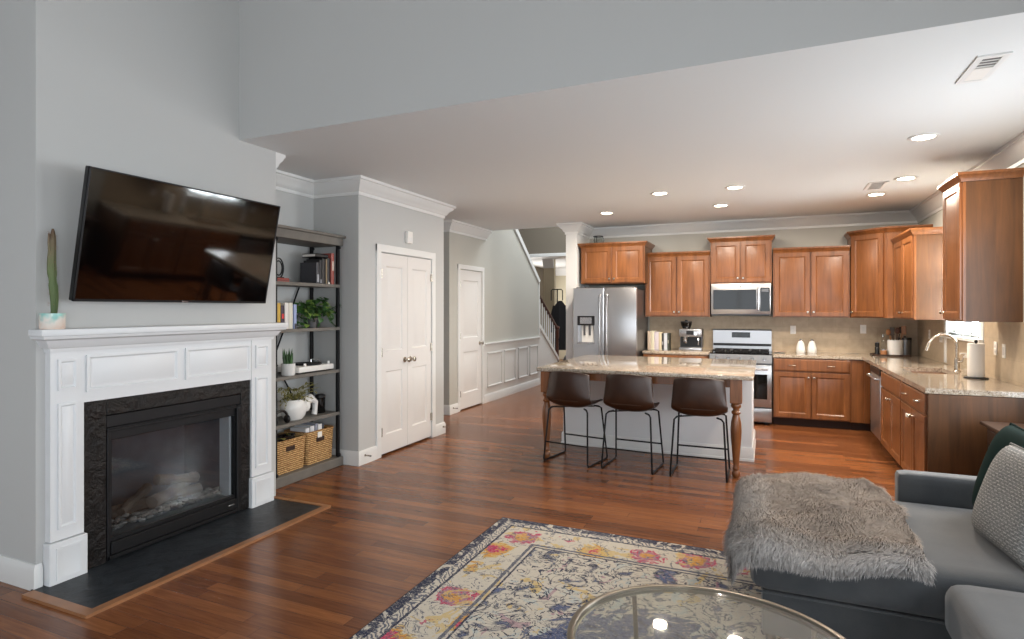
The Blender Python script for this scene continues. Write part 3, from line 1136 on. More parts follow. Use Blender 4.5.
# turntable like white flat device
tt = thing('record_player', 'flat white turntable with dark platter on the shelf', 'record player', (-3.92, 4.26, SH[2]))
m = MB(); m.box(-0.15, 0.13, -0.235, 0.225, 0.012, 0.062, 0.006, 2); m.build('plinth', 'white_plastic', tt)
for x, y in ((-.11, -.20), (.09, -.20), (-.11, .19), (.09, .19)):
    m = MB(); m.lathe([(0, 0), (0.018, 0), (0.02, 0.013), (0, 0.013)], cx=x, cy=y, seg=12); m.build('foot', 'black_plastic', tt)
m = MB(); m.lathe([(0, 0.062), (0.125, 0.062), (0.13, 0.068), (0.128, 0.077), (0, 0.077)], cx=-0.01, cy=0.02, seg=36); m.build('platter', 'dark_fabric', tt)
m = MB(); m.tube([(-0.11, 0.18, 0.07), (-0.11, 0.18, 0.095), (-0.06, 0.17, 0.098), (0.06, 0.12, 0.09)], 0.005, 6); m.build('tone_arm', 'chrome', tt)
for y in (-0.13, 0.18):
    m = MB(); m.lathe([(0, 0.062), (0.013, 0.062), (0.012, 0.088), (0, 0.09)], cx=0.10, cy=y, seg=12); m.build('knob', 'white_plastic', tt)

# white animal shaped planter with straggly plant
ep = thing('planter', 'white ceramic elephant shaped planter with straggly green plant', 'planter', (-3.88, 4.06, SH[3]))
m = MB()
m.lathe([(0, 0), (0.075, 0), (0.10, 0.03), (0.118, 0.09), (0.112, 0.15), (0.09, 0.178), (0.082, 0.178), (0.09, 0.15), (0, 0.15)], seg=28, sx=0.85, sy=1.1)
m.tube([(0, 0.11, 0.13), (0.02, 0.19, 0.16), (0.02, 0.245, 0.12), (0.02, 0.245, 0.05), (0.02, 0.235, 0.006)], 0.03, 10, radii=[0.05, 0.042, 0.03, 0.024, 0.026])
for s_ in (1, -1):
    m.ball((0.05 * s_ + 0.01, 0.10, 0.11), 0.045, 12, (0.4, 0.9, 1.2))
m.build('pot', 'white_ceramic', ep)
m = MB(); m2 = MB()
for i in range(46):
    a = rl.uniform(0, 2 * PI); ln = rl.uniform(0.10, 0.30)
    dx = math.cos(a) * ln * 0.45; dy = math.sin(a) * ln * 0.95; h = rl.uniform(-0.05, 0.13)
    if dx > 0.12: dx = 0.12
    P = [(0, 0, 0.15), (dx * .4, dy * .4, 0.2 + abs(h) * .6), (dx, dy, 0.18 + h)]
    m.tube(P, 0.0024, 4)
    for k in range(5):
        q = Vector(P[1]).lerp(Vector(P[2]), k / 4)
        leaf(m2, q, (rl.uniform(-.3, 1), rl.uniform(-1, 1), rl.uniform(-.6, .6)), (.3, 0, 1), rl.uniform(.02, .04), 0.015)
m.build('stems', 'leaf_dry', ep); f3 = m2.build('leaves', 'leaf_dry', ep); f3['kind'] = 'stuff'
cj = thing('candle_jar', 'black lidded candle jar at the end of the lowest shelf', 'jar', (-3.89, 4.41, SH[3]))
m = MB(); m.lathe([(0, 0), (0.042, 0), (0.046, 0.006), (0.046, 0.14), (0.04, 0.146), (0, 0.146)], seg=24); m.build('jar', 'dark_glass', cj)
m = MB(); m.lathe([(0, 0.146), (0.047, 0.146), (0.047, 0.17), (0.03, 0.178), (0, 0.178)], seg=24); m.build('lid', 'black_plastic', cj)
hp = thing('headphones', 'black headphones lying at the left end of the low shelf', 'headphones', (-3.83, 3.825, SH[3]))
m = MB(); m.tube([(0.03, 0.075 * math.cos(a), 0.045 + 0.07 * math.sin(a)) for a in [R(-10) + R(200) * i / 14 for i in range(15)]], 0.011, 8); m.build('headband', 'black_plastic', hp)
for s_ in (1, -1):
    m = MB(); m.ball((0.03, 0.07 * s_, 0.036), 0.036, 14, (1, 0.55, 1)); m.build('ear_cup', 'black_plastic', hp)


def wicker_basket(label, y0, y1, hgt, tag_):
    b = thing('wicker_basket', label, 'basket', (-3.92, (y0 + y1) / 2, 0.085), 0, 'wicker baskets')
    w2 = (y1 - y0) / 2 - 0.004
    m = MB()
    def ring(s_, z):
        return [(-0.155 * s_, -w2 * s_, z), (0.135 * s_, -w2 * s_, z), (0.135 * s_, w2 * s_, z), (-0.155 * s_, w2 * s_, z)]
    def rr(s_, z, k=6, rad=0.03):
        pts = []
        q = ring(s_, z)
        for i, (cx, cy) in enumerate(((1, -1), (1, 1), (-1, 1), (-1, -1))):
            ox = 0.135 * s_ - rad if cx > 0 else -0.155 * s_ + rad
            oy = (w2 * s_ - rad) * cy
            a0 = [-90, 0, 90, 180][i]
            for j in range(k):
                a = R(a0 + 90 * j / (k - 1)); pts.append((ox + rad * math.cos(a), oy + rad * math.sin(a), z))
        return pts
    zs = [0.002 + hgt * i / 14 for i in range(15)]
    out = [rr(0.93 + 0.07 * (i / 14) + (0.008 if i % 2 else 0), z) for i, z in enumerate(zs)]
    inn = [rr(0.93, hgt), rr(0.86, 0.02)]
    m.rings(out + inn)
    bd = m.build('basket_body', 'wicker', b)
    m = MB(); m.tube(rr(0.985, hgt, 4), 0.011, 6, True); m.build('rim', 'wicker', bd)
    m = MB(); m.box(0.128, 0.1415, -0.045 - 0.02, 0.035, hgt * 0.68, hgt * 0.82, 0.004); m.build('handle_slot', 'plinth_dark', bd)
    if tag_:
        m = MB(); m.box(0.137, 0.143, -0.055, 0.0, hgt * 0.80, hgt * 0.98, 0.002); m.build('tag', 'paper', bd)
    return b


wicker_basket('wicker basket with dark cables poking out, nearer the fireplace', 3.755, 4.118, 0.275, False)
wicker_basket('wicker basket holding white papers, farther from the fireplace', 4.124, 4.49, 0.29, True)
cb = thing('cable_coil', 'tangle of dark cables piled in the left basket', 'cables', (-3.92, 3.935, 0.30))
for k in range(6):
    m = MB()
    pts = []
    for i in range(22):
        a = i * 0.6 + k; r = 0.10 + 0.025 * math.sin(i * 1.3 + k)
        pts.append((r * 0.9 * math.cos(a) - 0.01, (r + 0.03) * math.sin(a), 0.03 + 0.05 * abs(math.sin(i * 0.5 + k * 1.7))))
    m.tube(pts, 0.006, 5); m.build('cable', ['black_plastic', 'espresso_wood', 'black_plastic', 'steel_dark', 'black_plastic', 'leaf_dry'][k], cb)
for i, (yy, tt_, h, c, lab) in enumerate(((4.15, 0.05, 0.29, (226, 226, 230), 'pale binder nearest the cable basket'), (4.21, 0.055, 0.30, (214, 216, 222), 'pale grey binder in the middle of the right basket'),
                                         (4.275, 0.03, 0.31, (150, 154, 170), 'blue grey folder in the right basket'), (4.315, 0.05, 0.30, (232, 232, 232), 'white binder near the black jar side'),
                                         (4.372, 0.02, 0.30, (70, 74, 84), 'thin dark folder at the end of the right basket'))):
    book(lab, (-3.83, yy, 0.125), tt_, 0.18, h, c, 'folders in the right basket', L90, cat='folder')

# ------------------------------------------------------------------ kitchen cabinets
YF = 8.305      # face of the base cabinets on the back wall
YU = 8.59       # face of the upper cabinets on the back wall
XF = 1.105      # face of the base cabinets on the right wall
XU = 1.41       # face of the upper cabinets on the right wall
RR = R(-90)     # things facing -X


def door_front(m, x0, x1, z0, z1, fw=0.055):
    m.panel(x0, x1, z0, z1, [(0, 0.0), (0, -0.017), (0.003, -0.02), (fw, -0.02), (fw + 0.012, -0.011), (fw + 0.016, -0.011), (fw + 0.022, -0.0125)])


def drawer_front(m, x0, x1, z0, z1):
    m.panel(x0, x1, z0, z1, [(0, 0.0), (0, -0.016), (0.006, -0.02), (0.016, -0.02)])


def cab_knob(parent, x, z, y=-0.02):
    m = MB()
    Mx = Matrix.Translation((x, y, z)) @ Matrix.Rotation(R(90), 4, 'X')
    m.lathe([(0, 0), (0.008, 0), (0.006, 0.006), (0.006, 0.014), (0.014, 0.02), (0.016, 0.026), (0.012, 0.031), (0, 0.032)], seg=14, M=Mx)
    return m.build('knob', 'nickel', parent)


def cup_pull(parent, x, z, y=-0.02):
    m = MB()
    m.tube([(x - 0.04, y, z), (x - 0.036, y - 0.022, z), (x, y - 0.028, z), (x + 0.036, y - 0.022, z), (x + 0.04, y, z)], 0.006, 8)
    return m.build('pull', 'nickel', parent)


def upper(label, loc, rz, w, z0, z1, depth, ndoor=2, crown=True, group='upper kitchen cabinets', side='cabinet_side', knobs=None, ends=(1, 1)):
    c = thing('upper_cabinet', label, 'cabinet', loc, rz, group)
    zc = z1 - (0.055 if crown else 0)
    m = MB()
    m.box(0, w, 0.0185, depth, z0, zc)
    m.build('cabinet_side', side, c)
    m = MB()
    st = 0.03
    m.box(0, st, -0.001, 0.018, z0, zc); m.box(w - st, w, -0.001, 0.018, z0, zc)
    m.box(st, w - st, -0.001, 0.018, z0, z0 + 0.03); m.box(st, w - st, -0.001, 0.018, zc - 0.03, zc)
    if ndoor == 2:
        m.box(w / 2 - 0.015, w / 2 + 0.015, -0.0008, 0.018, z0, zc)
    m.build('face_frame', 'cabinet_wood', c)
    g_ = 0.018
    if ndoor == 2:
        spans = [(g_, w / 2 - 0.006), (w / 2 + 0.006, w - g_)]
    else:
        spans = [(g_, w - g_)]
    for i, (a, b) in enumerate(spans):
        m = MB(); door_front(m, a, b, z0 + 0.015, zc - 0.012)
        d = m.build('door', 'cabinet_wood', c)
        kx = (b - 0.028 if i == 0 else a + 0.028) if ndoor == 2 else a + 0.028
        cab_knob(d, kx, z0 + 0.07)
    if crown:
        m = MB()
        pr = [(0, zc - 0.012), (0.008, zc - 0.012), (0.012, zc), (0.035, zc + 0.03), (0.042, zc + 0.036), (0.042, zc + 0.055), (0, zc + 0.055)]
        path = [(w, depth), (w, -0.004), (0, -0.004), (0, depth)]
        if not ends[1]: path = path[1:]
        if not ends[0]: path = path[:-1]
        m.mould(path, pr, 1)
        m.build('crown', 'cabinet_wood', c)
        m = MB(); m.box(0, w, 0, depth, zc - 0.002, zc + 0.05); m.build('cabinet_top', 'cabinet_side', c)
    return c


upper('short brown cabinet above the fridge with two doors', (-2.49, 8.32, 0), 0, 0.925, 1.865, 2.455, 0.6)
upper('two door cabinet above the cookbooks and espresso machine', (-1.61, YU, 0), 0, 0.895, 1.39, 2.31, 0.33, ends=(0, 0))
upper('raised two door cabinet directly above the microwave', (-0.705, YU - 0.03, 0), 0, 0.775, 1.85, 2.485, 0.36)
upper('two door cabinet right of the microwave, above the salt and pepper', (0.085, YU, 0), 0, 0.895, 1.39, 2.31, 0.33, ends=(0, 0))
# corner cabinet with a diagonal door
c = thing('corner_cabinet', 'tall diagonal corner cabinet with one door above the utensil crock', 'cabinet', (0.99, YU, 0), R(-45), 'upper kitchen cabinets')
Z0, Z1 = 1.39, 2.485
zc = Z1 - 0.055
cx2, cy2 = 0.99 + 0.345, YU - 0.345
m = MB()
m.prism([(0.99, YU + 0.003), (cx2, cy2 + 0.003), (XR, cy2 + 0.003), (XR, YB), (0.99, YB)], 'z', Z0, zc)
m.build('cabinet_side', 'cabinet_wood', c, True)
wd = 0.345 * math.sqrt(2)
m = MB(); door_front(m, 0.02, wd - 0.045, Z0 + 0.015, zc - 0.012)
d = m.build('door', 'cabinet_wood', c); cab_knob(d, 0.05, Z0 + 0.07)
m = MB()
m.mould([(XR, cy2), (cx2, cy2), (0.99, YU), (0.99, YB)], [(0, zc - 0.012), (0.008, zc - 0.012), (0.012, zc), (0.035, zc + 0.03), (0.042, zc + 0.036), (0.042, zc + 0.055), (0, zc + 0.055)], 1)
m.build('crown', 'cabinet_wood', c, True)
m = MB(); m.prism([(0.99, YU + 0.003), (cx2, cy2 + 0.003), (XR, cy2 + 0.003), (XR, YB), (0.99, YB)], 'z', zc, zc + 0.05)
m.build('cabinet_top', 'cabinet_side', c, True)
# right wall
upper('two door cabinet on the right wall beside the window, far side', (XU, 8.235, 0), RR, 8.235 - 7.245, 1.39, 2.335, XR - XU, side='cabinet_side', ends=(0, 1))
upper('nearest tall cabinet on the right wall, near side of the window', (XU, 6.11, 0), RR, 6.11 - 5.60, 1.40, 2.56, XR - XU, ndoor=1, ends=(1, 1))


def base_cab(label, loc, rz, w, depth, layout, end_panel=None, toe=True, group='base kitchen cabinets'):
    """layout: list of (x0, x1, drawers, doors, pulls) units"""
    c = thing('base_cabinet', label, 'cabinet', loc, rz, group)
    m = MB()
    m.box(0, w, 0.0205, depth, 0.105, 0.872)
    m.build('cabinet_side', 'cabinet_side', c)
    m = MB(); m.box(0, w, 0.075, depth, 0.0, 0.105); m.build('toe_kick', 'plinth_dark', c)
    m = MB()
    xs_ = sorted(set([0, w] + [u[0] for u in layout] + [u[1] for u in layout]))
    for x in xs_:
        a, b = max(0, x - 0.022), min(w, x + 0.022)
        m.box(a, b, -0.001, 0.02, 0.105, 0.872)
    for z, h in ((0.105, 0.03), (0.69, 0.022), (0.845, 0.027)):
        m.box(0, w, -0.0005, 0.018, z, z + h)
    m.build('face_frame', 'cabinet_wood', c)
    for (a, b, npull, ndoor) in layout:
        m = MB(); drawer_front(m, a + 0.012, b - 0.012, 0.712, 0.862)
        d = m.build('drawer_front', 'cabinet_wood', c)
        if npull == 1:
            cup_pull(d, (a + b) / 2, 0.785)
        elif npull == 2:
            cup_pull(d, a + (b - a) * 0.25, 0.785); cup_pull(d, a + (b - a) * 0.75, 0.785)
        sp = [(a + 0.012, (a + b) / 2 - 0.003), ((a + b) / 2 + 0.003, b - 0.012)] if ndoor == 2 else [(a + 0.012, b - 0.012)]
        for i, (p, q) in enumerate(sp):
            m = MB(); door_front(m, p, q, 0.118, 0.695)
            d = m.build('door', 'cabinet_wood', c)
            cab_knob(d, q - 0.028 if i == 0 else p + 0.028, 0.635)
    return c


base_cab('low cabinet left of the range, under the espresso machine', (-1.585, YF, 0), 0, 0.875, YB - YF, [(0, 0.875, 2, 2)])
base_cab('two door low cabinet right of the range with wide drawer', (0.085, YF, 0), 0, 0.875, YB - YF, [(0, 0.875, 2, 2)])
# blind corner filler
c = thing('corner_filler', 'narrow brown corner post between low cabinets and the dishwasher', 'cabinet', (0.962, YF, 0))
m = MB(); m.box(0, 0.145, 0.0, 0.3, 0.105, 0.872); m.box(XF - 0.962 - 0.0, XF - 0.962 + 0.3, -0.60, 0.3, 0.105, 0.872) if False else None
m.build('filler_panel', 'cabinet_wood', c)
m = MB(); m.box(0.145, 0.25, -0.585, 0.0, 0.105, 0.872) if False else m.box(0.143, 0.2, -0.01, 0.0, 0.105, 0.872); m.build('corner_strip', 'cabinet_wood', c)
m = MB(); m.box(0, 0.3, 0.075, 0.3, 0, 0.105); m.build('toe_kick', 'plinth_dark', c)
# dishwasher
dw = thing('dishwasher', 'stainless dishwasher under the counter next to the corner', 'dishwasher', (XF, 7.70, 0), RR)
W = 0.60
m = MB(); m.box(0, W, 0.02, 0.58, 0.105, 0.872); m.build('body', 'steel_dark', dw)
m = MB(); m.box(0.004, W - 0.004, -0.022, 0.02, 0.13, 0.80, 0.006, 2); dd = m.build('door', 'brushed_steel', dw)
m = MB(); m.box(0.004, W - 0.004, -0.026, 0.02, 0.803, 0.868, 0.004); m.build('control_panel', 'black_plastic', dw)
m = MB(); m.tube([(0.05, -0.02, 0.765), (0.05, -0.06, 0.765), (W - 0.05, -0.06, 0.765), (W - 0.05, -0.02, 0.765)], 0.010, 8); m.build('handle', 'steel', dd)
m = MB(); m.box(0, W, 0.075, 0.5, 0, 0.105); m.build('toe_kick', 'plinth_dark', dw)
base_cab('sink base cabinet with two doors between dishwasher and child lock cabinet', (XF, 7.08, 0), RR, 0.975, XR - XF, [(0, 0.975, 0, 2)])
c = base_cab('end base cabinet with child lock on its two doors and brown end panel', (XF, 6.10, 0), RR, 0.865, XR - XF, [(0, 0.865, 2, 2)])
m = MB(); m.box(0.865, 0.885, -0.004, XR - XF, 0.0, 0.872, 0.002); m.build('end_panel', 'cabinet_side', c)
m = MB()
m.tube([(0.395, -0.045, 0.635), (0.4325, -0.058, 0.645), (0.47, -0.045, 0.635), (0.4325, -0.05, 0.615)], 0.009, 6, True)
m.box(0.41, 0.455, -0.06, -0.045, 0.62, 0.65, 0.004)
m.build('child_lock', 'white_plastic', c)

# countertops
ct = thing('countertop', 'L shaped speckled granite worktop right of the range', 'countertop', (1.4, 8.6, 0.875))
SX0, SX1, SY0, SY1 = 1.24, 1.60, 6.40, 7.05
m = MB()
m.box(0.078, 1.083, 8.283, YB - 0.012, 0.876, 0.914, 0.004)
m.box(1.083, XR - 0.012, SY1, YB - 0.012, 0.876, 0.914)
m.box(1.083, XR - 0.012, 5.21, SY0, 0.876, 0.914)
m.box(1.083, SX0, SY0, SY1, 0.876, 0.914)
m.box(SX1, XR - 0.012, SY0, SY1, 0.876, 0.914)
m.build('worktop', 'granite', ct, True)
ct2 = thing('countertop', 'short granite worktop left of the range under the espresso machine', 'countertop', (-1.15, 8.6, 0.875))
m = MB(); m.box(-1.59, -0.70, 8.283, YB - 0.012, 0.876, 0.914, 0.005, 2); m.build('worktop', 'granite', ct2, True)
sk = thing('sink', 'stainless undermount sink set into the granite by the window', 'sink', ((SX0 + SX1) / 2, (SY0 + SY1) / 2, 0.70))
a, b = (SX1 - SX0) / 2 + 0.01, (SY1 - SY0) / 2 + 0.01
m = MB()
def rect(s_, z): return [(-a * s_, -b * s_, z), (a * s_, -b * s_, z), (a * s_, b * s_, z), (-a * s_, b * s_, z)]
m.rings([rect(1.03, 0.172), rect(1.03, 0.176), rect(1.0, 0.176), rect(0.97, 0.03), rect(0.93, 0.012)], cap0=False)
m.build('basin', 'steel', sk)
m = MB(); m.lathe([(0, 0.013), (0.04, 0.013), (0.042, 0.016), (0.02, 0.015), (0, 0.015)], seg=20); m.build('drain', 'chrome', sk)
fa_ = thing('faucet', 'brushed nickel gooseneck faucet behind the sink', 'faucet', (1.64, 6.70, 0.914))
m = MB(); m.lathe([(0, 0), (0.03, 0), (0.03, 0.008), (0.022, 0.014), (0.022, 0.12), (0.018, 0.13), (0, 0.13)], seg=20); m.build('base', 'nickel', fa_)
m = MB()
pts = [(0, 0, 0.12), (0, 0, 0.24)] + [(-0.105 + 0.105 * math.cos(t), 0, 0.24 + 0.105 * math.sin(t)) for t in [PI * i / 10 for i in range(1, 9)]]
pts += [(-0.225, 0.0, 0.245)]
m.tube(pts, 0.0125, 12)
nk = m.build('neck', 'nickel', fa_)
m = MB(); m.cyl((-0.214, 0, 0.268), (-0.238, 0, 0.19), 0.016, 12, 0.019); m.build('spray_head', 'nickel', nk)
m = MB(); m.cyl((0.0, -0.02, 0.09), (0.03, -0.05, 0.10), 0.009, 10); m.tube([(0.03, -0.05, 0.10), (0.04, -0.055, 0.16)], 0.006, 8); m.build('lever', 'nickel', fa_)

# ------------------------------------------------------------------ refrigerator
fg = thing('refrigerator', 'stainless french door refrigerator with ice dispenser', 'refrigerator', (-2.51, 8.0, 0))
W, H = 0.895, 1.795
m = MB(); m.box(0.004, W - 0.004, 0.075, YB - 8.0 - 0.03, 0.02, H - 0.02, 0.006); m.build('body', 'steel_dark', fg)
DX0, DX1, DZ0, DZ1 = 0.07, 0.305, 1.03, 1.395
mats_ = 'brushed_steel'
m = MB()
a, b = 0.0, W / 2 - 0.003
m.box(a, DX0, 0, 0.07, 0.70, H, 0.008, 2); m.box(DX1, b, 0, 0.07, 0.70, H, 0.008, 2)
m.box(DX0 - 0.006, DX1 + 0.006, 0.0015, 0.07, 0.70 + 0.008, DZ0); m.box(DX0 - 0.006, DX1 + 0.006, 0.0015, 0.07, DZ1, H - 0.008)
m = MB()
m.rings([[(a, 0.07, 0.7), (b, 0.07, 0.7), (b, 0.07, H), (a, 0.07, H)], [(a, 0.01, 0.7), (b, 0.01, 0.7), (b, 0.01, H), (a, 0.01, H)],
         [(a + 0.01, 0.0, 0.71), (b - 0.01, 0, 0.71), (b - 0.01, 0, H - 0.01), (a + 0.01, 0, H - 0.01)],
         [(DX0, 0, DZ0), (DX1, 0, DZ0), (DX1, 0, DZ1), (DX0, 0, DZ1)], [(DX0, 0.05, DZ0), (DX1, 0.05, DZ0), (DX1, 0.05, DZ1), (DX0, 0.05, DZ1)]])
ld = m.build('door', mats_, fg)
m = MB(); m.box(W / 2 + 0.003, W, 0, 0.07, 0.70, H, 0.01, 2); rd = m.build('door', mats_, fg)
m = MB(); m.box(0, W, 0, 0.07, 0.06, 0.69, 0.01, 2); fd = m.build('freezer_drawer', mats_, fg)
for par, x in ((ld, W / 2 - 0.05), (rd, W / 2 + 0.05)):
    m = MB(); m.tube([(x, 0.0, 0.80), (x, -0.045, 0.82), (x, -0.06, 1.0), (x, -0.066, 1.22), (x, -0.06, 1.5), (x, -0.045, 1.68), (x, 0, 1.70)], 0.014, 10)
    m.build('handle', 'steel', par)
m = MB(); m.tube([(0.07, 0, 0.60), (0.08, -0.055, 0.60), (W - 0.08, -0.055, 0.60), (W - 0.07, 0, 0.60)], 0.014, 10); m.build('handle', 'steel', fd)
m = MB(); m.box(DX0 - 0.008, DX1 + 0.008, -0.004, 0.03, DZ1 - 0.125, DZ1 + 0.008, 0.004); dp = m.build('dispenser', 'black_plastic', fg)
m = MB(); m.box(DX0 + 0.03, DX1 - 0.035, -0.006, 0.0, DZ1 - 0.105, DZ1 - 0.012, 0.003); m.build('display', 'steel', dp)
m = MB(); m.box(DX0 - 0.008, DX1 + 0.008, -0.022, 0.045, DZ0 - 0.02, DZ0 + 0.004, 0.003); m.build('drip_tray', 'steel', dp)
m = MB(); m.box(DX0 + 0.05, DX1 - 0.015, 0.03, 0.05, DZ0 + 0.005, DZ1 - 0.125); m.build('recess', 'white_plastic', dp)
for x in (0.15, 0.225):
    m = MB(); m.box(x, x + 0.025, 0.012, 0.03, DZ0 + 0.10, DZ1 - 0.125, 0.003); m.build('paddle', 'steel_dark', dp)
for x in (0.1, W - 0.1):
    m = MB(); m.box(x - 0.06, x + 0.06, 0.02, 0.12, H - 0.002, H + 0.014, 0.004); m.build('hinge_cover', 'steel_dark', fg)
for x in (0.06, W - 0.1):
    m = MB(); m.box(x, x + 0.04, 0.1, 0.14, 0, 0.025); m.box(x, x + 0.04, 0.8, 0.84, 0, 0.025) if False else None; m.build('foot', 'black_plastic', fg)

# glass cloche / wire piece on top of the fridge cabinet
gc = thing('glass_bowl', 'small clear glass bowl with dark rim on top of the fridge cabinet', 'bowl', (-2.28, 8.50, 2.452))
m = MB(); m.lathe([(0, 0), (0.05, 0), (0.06, 0.01), (0.085, 0.06), (0.07, 0.12), (0.066, 0.12), (0.08, 0.06), (0.055, 0.014), (0, 0.012)], seg=24); m.build('bowl', 'clear_glass', gc)
for z, r in ((0.12, 0.069), (0.004, 0.055)):
    m = MB(); m.tube([(r * math.cos(2 * PI * i / 24), r * math.sin(2 * PI * i / 24), z) for i in range(24)], 0.006, 6, True); m.build('rim', 'black_metal', gc)
for k in range(3):
    t = k * 2 * PI / 3 + .5
    m = MB(); m.tube([(0.055 * math.cos(t), 0.055 * math.sin(t), 0.004), (0.088 * math.cos(t), 0.088 * math.sin(t), 0.06), (0.07 * math.cos(t), 0.07 * math.sin(t), 0.12)], 0.005, 6); m.build('wire', 'black_metal', gc)

# ------------------------------------------------------------------ range
rg = thing('kitchen_range', 'stainless gas range with black cooktop between the low cabinets', 'range', (-0.692, 8.25, 0))
W = 0.762
m = MB(); m.box(0.003, W - 0.003, 0.03, YB - 8.25 - 0.02, 0.03, 0.905); m.build('body', 'steel_dark', rg)
m = MB(); m.box(0, W, -0.005, 0.05, 0.045, 0.215, 0.006, 2); dr = m.build('storage_drawer', 'brushed_steel', rg)
m = MB(); m.box(0, W, -0.008, 0.05, 0.235, 0.775, 0.006, 2); od = m.build('oven_door', 'brushed_steel', rg)
m = MB(); m.box(0.095, W - 0.055, -0.0105, -0.006, 0.335, 0.655, 0.002); m.build('oven_window', 'dark_glass', od)
m = MB(); m.tube([(0.05, -0.005, 0.725), (0.05, -0.055, 0.725), (W - 0.05, -0.055, 0.725), (W - 0.05, -0.005, 0.725)], 0.012, 10); m.build('handle', 'steel', od)
m = MB(); m.prism([(-0.02, 0.80), (0.05, 0.80), (0.05, 0.905), (0.0, 0.905)], 'x', 0, W); cp_ = m.build('control_panel', 'brushed_steel', rg)
for i in range(5):
    x = 0.09 + i * (W - 0.18) / 4
    m = MB(); m.lathe([(0, 0), (0.022, 0), (0.02, 0.022), (0, 0.024)], M=Matrix.Translation((x, -0.012, 0.852)) @ Matrix.Rotation(R(79), 4, 'X'), seg=16)
    m.build('burner_knob', 'chrome', cp_)
m = MB(); m.box(0, W, 0.0, 0.60, 0.905, 0.918, 0.003); m.build('cooktop', 'dark_glass', rg)
for k in range(3):
    x0, x1 = 0.03 + k * 0.235, 0.03 + k * 0.235 + 0.23
    m = MB()
    for x in (x0, (x0 + x1) / 2 - 0.005, x1 - 0.012):
        m.box(x, x + 0.012, 0.05, 0.55, 0.938, 0.95, 0.002)
    for y in (0.05, 0.17, 0.29, 0.41, 0.538):
        m.box(x0, x1, y, y + 0.012, 0.936, 0.948, 0.002)
    for x in (x0, x1 - 0.012):
        for y in (0.05, 0.538):
            m.box(x, x + 0.012, y, y + 0.012, 0.918, 0.94)
    m.build('grate', 'black_metal', rg)
for x in (0.145, 0.38, 0.615):
    for y in (0.17, 0.42):
        m = MB(); m.lathe([(0, 0.918), (0.045, 0.918), (0.045, 0.926), (0.03, 0.93), (0.03, 0.936), (0, 0.938)], cx=x, cy=y, seg=18); m.build('burner', 'black_metal', rg)
m = MB(); m.prism([(0.575, 0.918), (0.65, 0.918), (0.65, 1.215), (0.60, 1.215), (0.585, 1.20)], 'x', 0, W); bg_ = m.build('backguard', 'brushed_steel', rg)
m = MB(); m.box(0.25, 0.49, 0.574, 0.59, 1.10, 1.175, 0.003); m.build('clock_display', 'dark_glass', bg_)
m = MB(); m.box(0.005, W - 0.005, 0.565, 0.60, 0.985, 1.02); m.build('vent_slot', 'black_plastic', bg_)
for x in (0.05, W - 0.09):
    m = MB(); m.box(x, x + 0.04, 0.1, 0.14, 0, 0.045); m.build('foot', 'black_plastic', rg)

# ------------------------------------------------------------------ microwave
mw = thing('microwave', 'stainless over-the-range microwave under the raised cabinet', 'microwave', (-0.695, 8.52, 1.42))
W, H = 0.756, 0.425
m = MB(); m.box(0, W, 0.03, YB - 8.52, 0.0, H, 0.003); m.build('body', 'steel_dark', mw)
m = MB(); m.box(0, W, -0.002, 0.03, 0.012, H, 0.006, 2); dr = m.build('door', 'brushed_steel', mw)
m = MB(); m.box(0.03, 0.575, -0.006, 0.0, 0.075, H - 0.085, 0.003); m.build('window', 'dark_glass', dr)
m = MB(); m.box(0.625, W - 0.015, -0.006, 0.0, 0.05, H - 0.06, 0.003); pn = m.build('control_panel', 'dark_glass', dr)
m = MB(); m.box(0.64, W - 0.03, -0.0075, -0.005, H - 0.115, H - 0.075); m.build('display', 'steel_dark', pn)
m = MB(); m.tube([(0.60, 0, 0.06), (0.60, -0.04, 0.07), (0.60, -0.045, H / 2), (0.60, -0.04, H - 0.07), (0.60, 0, H - 0.06)], 0.009, 8); m.build('handle', 'steel', dr)
m = MB(); m.lathe([(0, 0), (0.011, 0), (0.011, 0.002), (0, 0.002)], M=Matrix.Translation((W / 2, -0.002, H - 0.045)) @ Matrix.Rotation(R(90), 4, 'X'), seg=16); m.build('badge', 'black_plastic', dr)
m = MB(); m.box(0.02, W - 0.02, 0.04, 0.30, -0.008, 0.002); m.build('vent_grille', 'black_plastic', mw)

# ------------------------------------------------------------------ small things on the counters
ZT = 0.914
g = 'cookbooks on the counter by the fridge'
x = -1.585
for lab, t, h, col, stp in (('pale pinkish book beside the refrigerator', 0.045, 0.262, (196, 178, 160), None),
                            ('ivory book second from the refrigerator', 0.045, 0.268, (224, 216, 190), None),
                            ('lilac white book in the middle of the counter books', 0.06, 0.255, (216, 206, 212), None),
                            ('cream book beside the lilac one on the counter', 0.04, 0.252, (214, 200, 170), None),
                            ('black book with pale label among the counter books', 0.028, 0.235, (48, 46, 48), ((160, 160, 160), .3, .5)),
                            ('pale blue grey book near the end of the counter books', 0.045, 0.235, (196, 200, 208), None),
                            ('dark green book, last of the counter row, nearest the espresso machine', 0.026, 0.235, (60, 66, 58), ((150, 146, 130), .4, .6))):
    book(lab, (x, 8.66, ZT), t, 0.19, h, col, g, 0, stp)
    x += t + 0.003
em = thing('espresso_machine', 'stainless espresso machine with black bean hopper', 'coffee machine', (-1.13, 8.56, ZT))
W = 0.305
m = MB(); m.box(0, W, 0.0, 0.26, 0.0, 0.045, 0.006, 2); m.build('drip_tray', 'steel', em)
m = MB(); m.box(0.0, W, 0.12, 0.27, 0.04, 0.30, 0.006); m.build('body', 'steel_dark', em)
m = MB(); m.box(0.012, W - 0.012, 0.112, 0.122, 0.05, 0.20); m.build('back_panel', 'black_plastic', em)
m = MB(); m.box(0, W, 0.01, 0.27, 0.195, 0.305, 0.01, 2); hd = m.build('head', 'steel', em)
